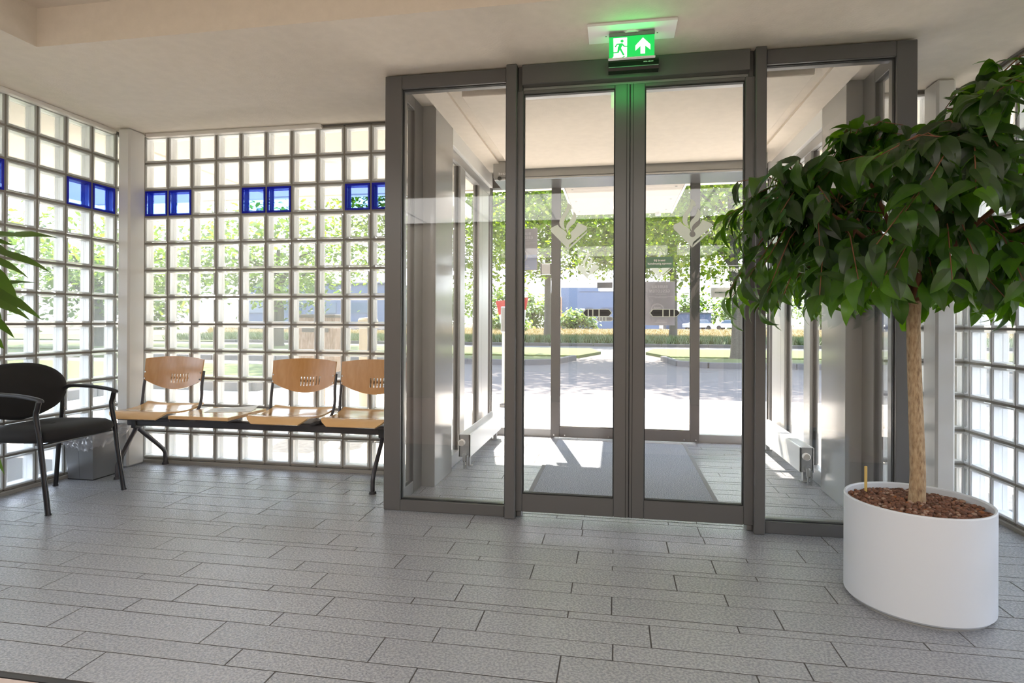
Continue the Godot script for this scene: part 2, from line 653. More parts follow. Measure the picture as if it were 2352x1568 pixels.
# ------------------------------------------------------------------ floor
func floors() -> void:
	var fl := thing("floor", P(0, 0, 0), "grey rough stone-look plank tiles laid in long staggered courses of three widths", "floor", "", "structure")
	var slab := tool_()
	bx(slab, -3.75, 2.15, -0.12, -0.0012, 1.485, 4.1)
	bx(slab, -1.3, 1.45, -0.12, -0.0012, 4.1, 5.52)
	put("grout", slab, M.grout, fl)
	# courses, nearest first: [far edge, width, where one head joint lies]
	var rows := [[1.64, 0.148, -0.42], [1.735, 0.095, -0.593], [1.882, 0.147, -0.756], [1.978, 0.096, -0.594], [2.125, 0.147, -1.058], [2.175, 0.05, -0.755], [2.319, 0.144, -1.188], [2.417, 0.098, -0.757], [2.565, 0.148, -0.934], [2.61, 0.045, -1.187], [2.755, 0.145, -1.343], [2.802, 0.047, -1.186], [2.95, 0.148, -0.932], [3.044, 0.094, -1.339]]
	var d := 3.044
	var more := [0.147, 0.049, 0.147, 0.098, 0.147, 0.049, 0.147, 0.098]
	var joints := [-0.757, -1.05, -0.6, -0.9, -1.19, -0.72, -1.34, -0.93]
	var k := 0
	while d < 5.5:
		d += more[k % 8]
		rows.append([d, more[k % 8], joints[(k * 3) % 8]])
		k += 1
	var length := 0.5885
	var cache := {}
	for r in rows:
		var d1: float = minf(r[0], 5.5)
		var d0: float = r[0] - r[1]
		var x_lo := -3.63
		var x_hi := 2.03
		if d0 > 3.85:
			x_lo = -1.24
			x_hi = 1.39
		var x: float = r[2]
		while x > x_lo:
			x -= length
		while x < x_hi:
			var a := maxf(x, x_lo) + 0.0022
			var b := minf(x + length, x_hi) - 0.0022
			x += length
			if b - a < 0.02:
				continue
			var key := "%.3f/%.3f" % [b - a, d1 - d0]
			if not cache.has(key):
				var s := tool_()
				cb(s, Vector3(0, -0.006, 0), Vector3(b - a, 0.012, d1 - d0 - 0.0048), 0.001)
				cache[key] = s.commit()
			var lift := rng.randf_range(-0.0004, 0.0004)
			place("tile", cache[key], fl, Transform3D(Basis(), P((a + b) / 2, lift, (d0 + d1) / 2)), M["tile_%d" % rng.randi_range(0, 3)])
	# the hall behind: a metal joint strip, then pinkish tiles
	var hall := thing("floor", P(0, 0, 0), "pinkish beige square tiles behind a dark joint strip at the edge of the grey planks", "floor", "", "structure")
	box("joint_strip", -3.75, 2.15, -0.05, 0.0005, 1.468, 1.485, M.dark_strip, hall)
	box("bed", -3.75, 2.15, -0.12, -0.004, -1.8, 1.468, M.grout, hall)
	var s := tool_()
	cb(s, Vector3(0, -0.006, 0), Vector3(0.297, 0.012, 0.297), 0.0014)
	var square := s.commit()
	for i in 20:
		for j in 10:
			place("tile", square, hall, Transform3D(Basis(), P(-3.6 + i * 0.3, 0, 1.316 - j * 0.3)), M.pink_tile)


# ------------------------------------------------------------------ ceiling and roof
func ceilings() -> void:
	var c := thing("ceiling", P(0, CEIL, 0), "cream plastered ceiling with a raised coffer over the middle of the hall", "ceiling", "", "structure")
	var s := tool_()
	bx(s, -3.75, 2.15, CEIL, 2.85, 2.543, 6.05)                  # front band, over the porch too
	bx(s, -3.75, -2.905, CEIL, 2.85, -1.8, 2.543)
	bx(s, 1.45, 2.15, CEIL, 2.85, -1.8, 2.543)
	bx(s, -2.905, 1.45, CEIL, 2.85, -1.8, 0.2)
	put("soffit_band", s, M.plaster, c, -c.position)
	box("coffer_top", -2.91, 1.455, 2.64, 2.85, 0.19, 2.55, M.plaster, c)
	# roof overhang outside
	var r := thing("ceiling", P(0, CEIL, 0), "cream soffit of the roof overhang outside the glass block walls", "soffit", "", "structure")
	s = tool_()
	bx(s, -6.1, -3.75, 2.43, 2.85, -1.8, 6.1)
	bx(s, 2.15, 4.6, 2.43, 2.85, -1.8, 6.1)
	put("overhang", s, M.soffit, r, -r.position)
	box("fascia", -6.12, 4.62, 2.43, 2.95, 6.05, 6.13, M.soffit, r)
	for at in [Vector2(-2.45, 4.75), Vector2(-5.0, 2.4), Vector2(3.1, 4.75)]:
		var l := thing("soffit_lamp", P(at.x, 2.43, at.y), ("white round lamp under the overhang beyond the front glass blocks" if at.y > 4.0 and at.x < 0.0 else "white round lamp under the overhang beyond the side glass blocks" if at.x < 0.0 else "white round lamp under the overhang past the porch"), "lamp")
		var y0 := 2.445 if at.x > -3.7 and at.x < 2.1 else 2.43
		l.position.y = y0
		s = tool_()
		lathe(s, [Vector2(0.16, 0), Vector2(0.16, -0.02), Vector2(0.15, -0.03), Vector2(0.13, -0.032)], Vector3.ZERO, 28)
		put("ring", s, M.white_paint, l)
		s = tool_()
		lathe(s, [Vector2(0.13, -0.03), Vector2(0.11, -0.05), Vector2(0.06, -0.062), Vector2(0.0, -0.065)], Vector3.ZERO, 28)
		put("bowl", s, M.plate_white, l)
	# white cover strips where the ceiling meets the blocks
	var t1 := box("trim_1", -3.45, -2.05, 2.418, 2.446, 3.855, 3.9, M.trim_white, null, 0.004)
	tag(t1, "white cover strip along the top of the front glass block wall", "trim", "", "structure")
	var t2 := box("trim_2", -3.63, -3.59, 2.418, 2.446, 1.4, 3.75, M.trim_white, null, 0.004)
	tag(t2, "white cover strip along the top of the side glass block wall", "trim", "", "structure")


# ------------------------------------------------------------------ glass blocks
func block_mesh(blue: bool) -> ArrayMesh:
	# a hollow glass block in the xy plane, room side at z = 0, 80 mm deep
	var mesh: ArrayMesh
	var s := tool_()
	for face in [[0.0, 1.0], [-0.08, -1.0]]:
		var z: float = face[0]
		var o: float = face[1]
		if blue:
			cb(s, Vector3(0, 0, z - o * 0.008), Vector3(0.156, 0.156, 0.006))
		else:
			var q := 0.077
			var n := Vector3(0, 0, o)
			quad(s, Vector3(-q, -q, z - o * 0.005), Vector3(q, -q, z - o * 0.005), Vector3(q, q, z - o * 0.005), Vector3(-q, q, z - o * 0.005), n)
	s.set_material(M.blue_pane if blue else M.block_pane)
	mesh = s.commit()
	# rims: a rounded outer edge, a flat band and a step down to the pane
	s = tool_()
	for face in [[0.0, 1.0], [-0.08, -1.0]]:
		var z: float = face[0]
		var o: float = face[1]
		var prof := [Vector2(0.0938, -0.008), Vector2(0.093, -0.003), Vector2(0.0905, 0.0), Vector2(0.0825, 0.0), Vector2(0.0805, -0.0025), Vector2(0.0785, -0.0025), Vector2(0.077, -0.005)]
		for i in prof.size() - 1:
			var a: Vector2 = prof[i]
			var b: Vector2 = prof[i + 1]
			for k in 4:
				var t := Basis(Vector3(0, 0, 1), PI / 2 * k)
				var e := b - a
				var n := t * Vector3(-e.y, 0, 0)
				n = (t * Vector3(e.y * 1.0, 0, 0) + Vector3(0, 0, -e.x * o)).normalized()
				quad(s, t * Vector3(a.x, -a.x, z + o * a.y), t * Vector3(a.x, a.x, z + o * a.y), t * Vector3(b.x, b.x, z + o * b.y), t * Vector3(b.x, -b.x, z + o * b.y), n)
	s.set_material(M.blue_rim if blue else M.block_rim)
	mesh = s.commit(mesh)
	# inner side walls, with the weld seam half way
	s = tool_()
	for k in 4:
		var t := Basis(Vector3(0, 0, 1), PI / 2 * k)
		var zs := [-0.006, -0.03, -0.037, -0.043, -0.05, -0.074]
		var rs := [0.0815, 0.0795, 0.0765, 0.0765, 0.0795, 0.0815]
		for i in zs.size() - 1:
			var n := t * Vector3(-(zs[i] - zs[i + 1]), 0, -(rs[i] - rs[i + 1])).normalized()
			quad(s, t * Vector3(rs[i], -rs[i], zs[i]), t * Vector3(rs[i], rs[i], zs[i]), t * Vector3(rs[i + 1], rs[i + 1], zs[i + 1]), t * Vector3(rs[i + 1], -rs[i + 1], zs[i + 1]), n)
	s.set_material(M.blue_side if blue else M.block_side)
	return s.commit(mesh)


func block_wall(called: String, label: String, at: Vector3, turn: float, cols: int, blues: Array, clear: ArrayMesh, blue: ArrayMesh) -> void:
	# origin: lower left of the grid seen from the room, local x along the wall, local z into the room
	var w := thing(called, at, label, "wall", "", "structure")
	w.rotation.y = turn
	var s := tool_()
	for i in cols + 1:
		cb(s, Vector3(i * 0.2, 1.2, -0.04), Vector3(0.0128, 2.4, 0.068))
	for j in 13:
		for i in cols:
			cb(s, Vector3(i * 0.2 + 0.1, j * 0.2, -0.04), Vector3(0.1872, 0.0128, 0.068))
	put("mortar", s, M.mortar, w)
	s = tool_()
	cb(s, Vector3(cols * 0.1, -0.0255, -0.038), Vector3(cols * 0.2 + 0.02, 0.033, 0.1), 0.003)
	put("sill", s, M.sill, w)
	s = tool_()
	cb(s, Vector3(cols * 0.1, 2.41, -0.038), Vector3(cols * 0.2 + 0.02, 0.0024, 0.1))
	put("head_joint", s, M.mortar, w)
	for j in 12:
		for i in cols:
			var is_blue: bool = j == 9 and i in blues
			place("glass_block", blue if is_blue else clear, w, Transform3D(Basis(), Vector3(i * 0.2 + 0.1, j * 0.2 + 0.1, 0)))


func block_walls() -> void:
	var clear := block_mesh(false)
	var blue := block_mesh(true)
	var y := 0.032
	block_wall("wall_front", "glass block wall with pairs of blue blocks behind the wooden bench", P(-3.487, y, 3.889), 0.0, 11, [0, 1, 4, 5, 8, 9], clear, blue)
	block_wall("wall_left", "glass block side wall behind the black armchair", P(-3.6265, y, 1.385), PI / 2, 13, [11, 10, 7, 6, 3, 2], clear, blue)
	block_wall("wall_front", "narrow glass block wall between the porch and the planter corner", P(1.43, y, 3.889), 0.0, 3, [0, 1], clear, blue)
	block_wall("wall_right", "glass block side wall behind the ficus in its white planter", P(2.02, y, 4.04), -PI / 2, 13, [0, 1, 4, 5, 8, 9], clear, blue)
	for e in [[-3.55, -3.452, "white square column in the corner behind the bench"], [1.787, 1.888, "white square column in the corner behind the ficus"]]:
		var c := thing("pillar", P((e[0] + e[1]) / 2, 0, 3.79), e[2], "column", "", "structure")
		var s := tool_()
		cb(s, Vector3(0, 1.2225, 0), Vector3(e[1] - e[0], 2.445, 0.15), 0.012)
		put("shaft", s, M.pillar, c)
	# dark corner posts behind the pillars close the corners
	for x in [-3.60, 2.06]:
		var p := box("corner_post", x - 0.05, x + 0.05, 0, CEIL, 3.93, 4.03, M.mortar)
		tag(p, "grey mortared corner post where the %s glass block walls meet" % ("bench side" if x < 0 else "ficus side"), "post", "", "structure")


# ------------------------------------------------------------------ rest of the hall
func room_shell() -> void:
	var w := box("wall_back", -3.85, 2.25, -0.12, 2.85, -1.8, -1.6, M.plaster)
	tag(w, "plain cream wall at the far back of the hall", "wall", "", "structure")
	for e in [[-3.72, -3.62, "cream wall continuing the glass blocks on the armchair side"], [2.02, 2.12, "cream wall continuing the glass blocks on the ficus side"]]:
		var n := thing("wall_%s" % ("left" if e[0] < 0 else "right"), P(e[0], 0, 0), e[2], "wall", "", "structure")
		box("masonry", e[0], e[1], -0.12, CEIL + 0.02, -1.8, 1.378 if e[0] < 0 else 1.433, M.plaster, n)


# ------------------------------------------------------------------ porch
func window_frame(w: Node3D, along_x: bool, fixed: float, a0: float, a1: float, y0: float, y1: float, stile: Array, rail: Array, depth: float, glass_at: float) -> void:
	# stiles and rails round a pane. along_x: the window spans x at depth `fixed`; else it spans d at x = fixed. stile [first, last], rail [bottom, top]
	var piece := func(called: String, p0: float, p1: float, q0: float, q1: float, m: Material, t0: float, t1: float, bev: float) -> void:
		if along_x:
			box(called, p0, p1, q0, q1, fixed + t0, fixed + t1, m, w, bev)
		else:
			box(called, fixed + t0, fixed + t1, q0, q1, p0, p1, m, w, bev)
	piece.call("stile", a0, a0 + stile[0], y0, y1, M.frame, 0.0, depth, 0.003)
	piece.call("stile", a1 - stile[1], a1, y0, y1, M.frame, 0.0, depth, 0.003)
	piece.call("bottom_rail", a0 + stile[0], a1 - stile[1], y0, y0 + rail[0], M.frame, 0.0, depth, 0.003)
	piece.call("top_rail", a0 + stile[0], a1 - stile[1], y1 - rail[1], y1, M.frame, 0.0, depth, 0.003)
	var g := 0.004
	var i0: float = a0 + stile[0]
	var i1: float = a1 - stile[1]
	var h0: float = y0 + rail[0]
	var h1: float = y1 - rail[1]
	piece.call("gasket", i0, i0 + g, h0, h1, M.gasket, glass_at - 0.012, glass_at + 0.012, 0.0)
	piece.call("gasket", i1 - g, i1, h0, h1, M.gasket, glass_at - 0.012, glass_at + 0.012, 0.0)
	piece.call("gasket", i0 + g, i1 - g, h0, h0 + g, M.gasket, glass_at - 0.012, glass_at + 0.012, 0.0)
	piece.call("gasket", i0 + g, i1 - g, h1 - g, h1, M.gasket, glass_at - 0.012, glass_at + 0.012, 0.0)
	piece.call("pane", i0 + g, i1 - g, h0 + g, h1 - g, M.glass, glass_at - 0.004, glass_at + 0.004, 0.0)


func porch() -> void:
	var top := 2.437
	# inner front: two side lights, two posts, a header and two sliding leaves
	var w := thing("window_1", P(-1.285, 0, 3.158), "tall fixed side light of the inner porch front beside the bench", "window", "", "structure")
	window_frame(w, true, 3.158, -1.285, -0.587, 0.0, top, [0.098, 0.006], [0.06, 0.075], 0.09, 0.03)
	w = thing("window_2", P(0.739, 0, 3.158), "tall fixed side light of the inner porch front behind the white planter", "window", "", "structure")
	window_frame(w, true, 3.158, 0.739, 1.435, 0.0, top, [0.006, 0.092], [0.06, 0.075], 0.09, 0.03)
	for e in [[-0.587, -0.529, "grey door post of the inner porch front on the bench side"], [0.687, 0.739, "grey door post of the inner porch front on the planter side"]]:
		var p := thing("door_post", P((e[0] + e[1]) / 2, 0, 3.17), e[2], "post", "", "structure")
		box("shaft", e[0], e[1], 0, CEIL, 3.128, 3.25, M.frame, p, 0.004)
		var s := -1.0 if e[0] > 0 else 1.0
		var x0: float = e[1] if s > 0 else e[0]
		box("jamb", minf(x0, x0 + s * 0.026), maxf(x0, x0 + s * 0.026), 0.002, CEIL, 3.175, 3.26, M.frame, p, 0.003)
	w = thing("door_header", P(0.08, 2.33, 3.15), "grey header beam over the inner sliding doors", "beam", "", "structure")
	box("beam", -0.503, 0.663, 2.335, 2.442, 3.142, 3.3, M.frame, w, 0.003)
	box("track", -0.503, 0.663, 2.306, 2.335, 3.19, 3.29, M.frame_light, w, 0.002)
	door_leaf("door_1", "inner sliding glass door leaf on the bench side with frosted flame emblem", 3.16, -0.56, 0.0685, -0.496, -0.009, 0.035, 2.31, 0.095, 0.02)
	door_leaf("door_2", "inner sliding glass door leaf on the planter side with frosted flame emblem", 3.16, 0.0705, 0.72, 0.147, 0.643, 0.035, 2.31, 0.095, 0.02)
	# porch sides between the front and the columns
	w = thing("window_3", P(-1.235, 0, 3.25), "narrow side pane of the porch next to the bench end", "window", "", "structure")
	window_frame(w, false, -1.275, 3.248, 3.65, 0.0, top, [0.04, 0.16], [0.075, 0.075], 0.05, 0.035)
	w = thing("window_4", P(1.385, 0, 3.25), "narrow side pane of the porch next to the planter", "window", "", "structure")
	window_frame(w, false, 1.375, 3.248, 3.65, 0.0, top, [0.04, 0.16], [0.075, 0.075], 0.05, 0.015)
	for e in [[-1.238, -1.14, "glossy grey metal column inside the porch on the bench side"], [1.29, 1.388, "glossy grey metal column inside the porch on the planter side"]]:
		var c := thing("porch_column", P((e[0] + e[1]) / 2, 0, 3.85), e[2], "column", "", "structure")
		box("casing", e[0], e[1], 0.0, CEIL, 3.652, 4.052, M.column, c, 0.002)
		box("back_filler", -1.29 if e[0] < 0 else e[1], e[0] if e[0] < 0 else 1.432, 0.0, CEIL, 3.66, 4.04, M.frame, c)
	# porch sides beyond the block walls: two panes with a mullion, white fascia above
	for sd: float in [-1.0, 1.0]:
		var xi := -1.165 if sd < 0 else 1.315       # room face of the glazing
		var nm := "window_5" if sd < 0 else "window_6"
		w = thing(nm, P(xi, 0, 4.7), "outer side glazing of the porch behind the radiator on the %s side" % ("bench" if sd < 0 else "planter"), "window", "", "structure")
		var t0 := xi + sd * 0.06 if sd < 0 else xi
		var s := tool_()
		box("bottom_rail", t0, t0 + 0.06, 0.0, 0.09, 4.052, 5.42, M.frame_light, w, 0.003)
		box("top_rail", t0, t0 + 0.06, 2.24, 2.31, 4.052, 5.42, M.frame_light, w, 0.003)
		for st in [[4.052, 4.1], [4.36, 4.50], [4.99, 5.10]]:
			box("mullion", t0, t0 + 0.06, 0.09, 2.24, st[0], st[1], M.frame_light, w, 0.003)
		for pn in [[4.1, 4.36], [4.50, 4.99]]:
			box("gasket", t0 + 0.02, t0 + 0.04, 0.09, 2.24, pn[0], pn[0] + 0.006, M.gasket, w)
			box("gasket", t0 + 0.02, t0 + 0.04, 0.09, 2.24, pn[1] - 0.012, pn[1], M.gasket, w)
			box("pane", t0 + 0.026, t0 + 0.034, 0.09, 2.24, pn[0] + 0.006, pn[1] - 0.012, M.glass, w)
		box("end_panel", t0, t0 + 0.06, 0.09, 2.24, 5.10, 5.36, M.frame_light, w, 0.003)
		box("fascia", -1.235 if sd < 0 else 1.29, -1.14 if sd < 0 else 1.385, 2.31, CEIL, 4.052, 5.42, M.white_paint, w, 0.003)
	# ceiling of the porch: a hung panel and two edge strips
	w = thing("porch_ceiling_panel", P(0.07, 2.4, 4.2), "cream panel hung under the porch ceiling", "panel", "", "structure")
	box("panel", -0.888, 1.025, 2.365, 2.44, 3.335, 4.99, M.plaster, w, 0.004)
	box("edge_strip", -1.14, -1.0, 2.425, 2.4455, 3.27, 5.3, M.plaster, w)
	box("edge_strip", 1.14, 1.29, 2.425, 2.4455, 3.27, 5.3, M.plaster, w)
	# door operator
	w = thing("door_operator", P(0.07, 2.36, 5.2), "grey door operator housing over the outer sliding doors", "door operator")
	box("housing", -1.05, 1.19, 2.30, 2.443, 5.01, 5.36, M.operator, w, 0.004)
	box("cover_rail", -1.04, 1.18, 2.275, 2.30, 5.0, 5.36, M.steel, w, 0.006)
	for x in [-0.99, 1.12]:
		var s := tool_()
		tube(s, [P(x, 2.292, 5.004), P(x, 2.292, 4.985)], 0.017, 14)
		var e := put("detector_eye", s, M.sensor_black, w, -w.position)
		e.set_meta("label", "small dark round detector")
	text("lettering", "besam", 0.022, M.plate_white, w, Transform3D(Basis(), P(-0.955, 2.335, 5.0075) - w.position))
	# outer front
	w = thing("window_7", P(-1.2, 0, 5.45), "outer porch front with fixed side panes round the sliding doors", "window", "", "structure")
	for e in [[-1.235, -1.16], [1.31, 1.385]]:
		box("corner_post", e[0], e[1], 0.0, CEIL, 5.42, 5.52, M.frame, w, 0.003)
	box("header", -1.16, 1.31, 2.31, CEIL, 5.43, 5.52, M.frame, w, 0.003)
	for e in [[-1.16, -0.56], [0.70, 1.31]]:
		box("bottom_rail", e[0], e[1], 0.0, 0.068, 5.45, 5.52, M.frame_light, w, 0.003)
		box("pane", e[0], e[1], 0.068, 2.31, 5.48, 5.488, M.glass, w)
		box("gasket", e[0], e[0] + 0.006, 0.068, 2.31, 5.47, 5.498, M.gasket, w)
		box("gasket", e[1] - 0.006, e[1], 0.068, 2.31, 5.47, 5.498, M.gasket, w)
	door_leaf("door_3", "outer sliding glass door leaf with small emblem and card reader beside it", 5.40, -0.585, 0.0685, -0.505, -0.005, 0.008, 2.40, 0.095, 0.085)
	door_leaf("door_4", "outer sliding glass door leaf with green fire notice and closed-office poster", 5.40, 0.0705, 0.727, 0.145, 0.649, 0.008, 2.40, 0.095, 0.085)
	for e in [[-0.25, "left"], [0.39, "right"]]:
		for k in 2:
			var dd: float = 3.178 if k == 0 else 5.418
			emblem(e[0], 1.575, dd, "frosted flame and book emblem on the %s door leaf %s" % ["inner" if k == 0 else "outer", "nearer the bench" if e[0] < 0 else "nearer the planter"])
			if not (k == 1 and e[0] > 0):
				arrow_strip(-0.098 if e[0] < 0 else 0.252, 1.109 if k == 0 else 1.09, dd, e[0] > 0, "dark segmented arrow strip on the %s glass door %s" % ["inner" if k == 0 else "outer", "nearer the bench" if e[0] < 0 else "nearer the planter"], k == 1)
	notices()
	radiator(-1.0765, 4.165, 5.32, "white panel radiator under the porch glazing on the bench side")
	radiator(1.2395, 4.165, 5.32, "white panel radiator under the porch glazing on the planter side")


func door_leaf(called: String, label: String, d: float, x0: float, x1: float, g0: float, g1: float, y0: float, y1: float, bottom: float, top: float) -> void:
	var w := thing(called, P((x0 + x1) / 2, 0, d), label, "door", "", "structure")
	var m: Material = M.frame
	box("stile", x0, g0, y0, y1, d, d + 0.045, m, w, 0.003)
	box("stile", g1, x1, y0, y1, d, d + 0.045, m, w, 0.003)
	box("bottom_rail", g0, g1, y0, y0 + bottom, d, d + 0.045, m, w, 0.003)
	box("top_rail", g0, g1, y1 - top, y1, d, d + 0.045, m, w, 0.003)
	var a := y0 + bottom
	var b := y1 - top
	box("gasket", g0, g0 + 0.005, a, b, d + 0.008, d + 0.036, M.gasket, w)
	box("gasket", g1 - 0.005, g1, a, b, d + 0.008, d + 0.036, M.gasket, w)
	box("gasket", g0 + 0.005, g1 - 0.005, a, a + 0.005, d + 0.008, d + 0.036, M.gasket, w)
	box("gasket", g0 + 0.005, g1 - 0.005, b - 0.005, b, d + 0.008, d + 0.036, M.gasket, w)
	box("pane", g0 + 0.005, g1 - 0.005, a + 0.005, b - 0.005, d + 0.019, d + 0.026, M.glass, w)
	# rubber lip at the meeting edge and a groove line on the stile
	if g0 - x0 > 0.07 and x0 > 0:
		box("edge_seal", x0 - 0.002, x0 + 0.004, y0, y1, d + 0.008, d + 0.034, M.gasket, w)
		box("groove", x0 + 0.014, x0 + 0.017, y0, y1, d - 0.0008, d + 0.002, M.gasket, w)
	elif x1 < 0.1:
		box("edge_seal", x1 - 0.004, x1 + 0.0005, y0, y1, d + 0.008, d + 0.034, M.gasket, w)
		box("groove", x1 - 0.017, x1 - 0.014, y0, y1, d - 0.0008, d + 0.002, M.gasket, w)
	if d > 5.0:
		for x in [x0 + 0.03, x0 + 0.13, x1 - 0.13, x1 - 0.03]:
			var s := tool_()
			tube(s, [P(x, y0 + 0.02, d + 0.001), P(x, y0 + 0.02, d - 0.003)], 0.006, 8)
			put("screw_head", s, M.screw, w, -w.position)


func emblem(x: float, y: float, d: float, label: String) -> void:
	# traced from the film on the glass; 4.355 units a pixel there
	var k := 0.195 / 384.0
	var mid := Vector2(634, 383)
	var to := func(list: Array) -> PackedVector2Array:
		var out := PackedVector2Array()
		for q in list:
			out.append(Vector2((q[0] - mid.x) * k, -(q[1] - mid.y) * k))
		return out
	var o := thing("door_emblem", P(x, y, d), label, "emblem")
	var flame_a := [[608, 136], [635, 146], [655, 168], [663, 195], [660, 214], [640, 207], [632, 236], [612, 268], [594, 296], [584, 325], [580, 355], [584, 390], [600, 428], [575, 416], [552, 396], [537, 372], [532, 345], [540, 306], [562, 270], [596, 224], [610, 190], [613, 160]]
	var flame_b := [[680, 235], [703, 255], [714, 290], [706, 330], [690, 358], [662, 380], [638, 404], [624, 432], [626, 462], [614, 446], [605, 415], [606, 384], [620, 355], [648, 325], [668, 292], [680, 262]]
	var book := [[442, 408], [450, 396], [515, 367], [528, 388], [548, 406], [580, 424], [603, 446], [617, 470], [607, 480], [602, 496], [607, 513], [618, 524], [632, 528], [646, 524], [658, 513], [662, 497], [657, 480], [645, 468], [650, 452], [668, 434], [692, 414], [712, 385], [728, 350], [822, 393], [826, 410], [824, 424], [640, 578], [634, 598], [632, 632], [446, 440]]
	var page := [[826, 440], [826, 458], [634, 633], [638, 610], [652, 592]]
	var i := 0
	for poly in [flame_a, flame_b, book, page]:
		var s := tool_()
		prism(s, to.call(poly), Transform3D(), 0.0006)
		put(["flame", "flame", "book", "page"][i], s, M.film, o)
		i += 1


func arrow_strip(x: float, y: float, d: float, flip: bool, label: String, pale: bool) -> void:
	var o := thing("door_strip", P(x, y, d), label, "sticker")
	var f := -1.0 if flip else 1.0
	var segs := [[[-0.074, 0.0], [-0.058, 0.0175], [-0.05, 0.0175], [-0.05, -0.0175], [-0.058, -0.0175]], [[-0.044, 0.0175], [-0.026, 0.0175], [-0.026, -0.0175], [-0.044, -0.0175]], [[-0.02, 0.0175], [0.007, 0.0175], [0.007, -0.0175], [-0.02, -0.0175]], [[0.013, 0.0175], [0.06, 0.0175], [0.074, 0.0], [0.06, -0.0175], [0.013, -0.0175]]]
	var border := PackedVector2Array([Vector2(-0.079, 0), Vector2(-0.06, 0.0205), Vector2(0.062, 0.0205), Vector2(0.079, 0), Vector2(0.062, -0.0205), Vector2(-0.06, -0.0205)])
	var s := tool_()
	prism(s, border, Transform3D(Basis.from_scale(Vector3(f, 1, 1))), 0.0004)
	put("border", s, M.film, o)
	for g in segs:
		var p := PackedVector2Array()
		for q in g:
			p.append(Vector2(q[0] * f, q[1]))
		s = tool_()
		prism(s, p, Transform3D(Basis(), Vector3(0, 0, 0.0006)), 0.0006)
		put("segment", s, M.radiator_end if pale else M.strip_dark, o)
	text("lettering", "ASSA ABLOY", 0.0048, M.ink, o, Transform3D(Basis(), Vector3(0.037 * f, 0, 0.0012)))


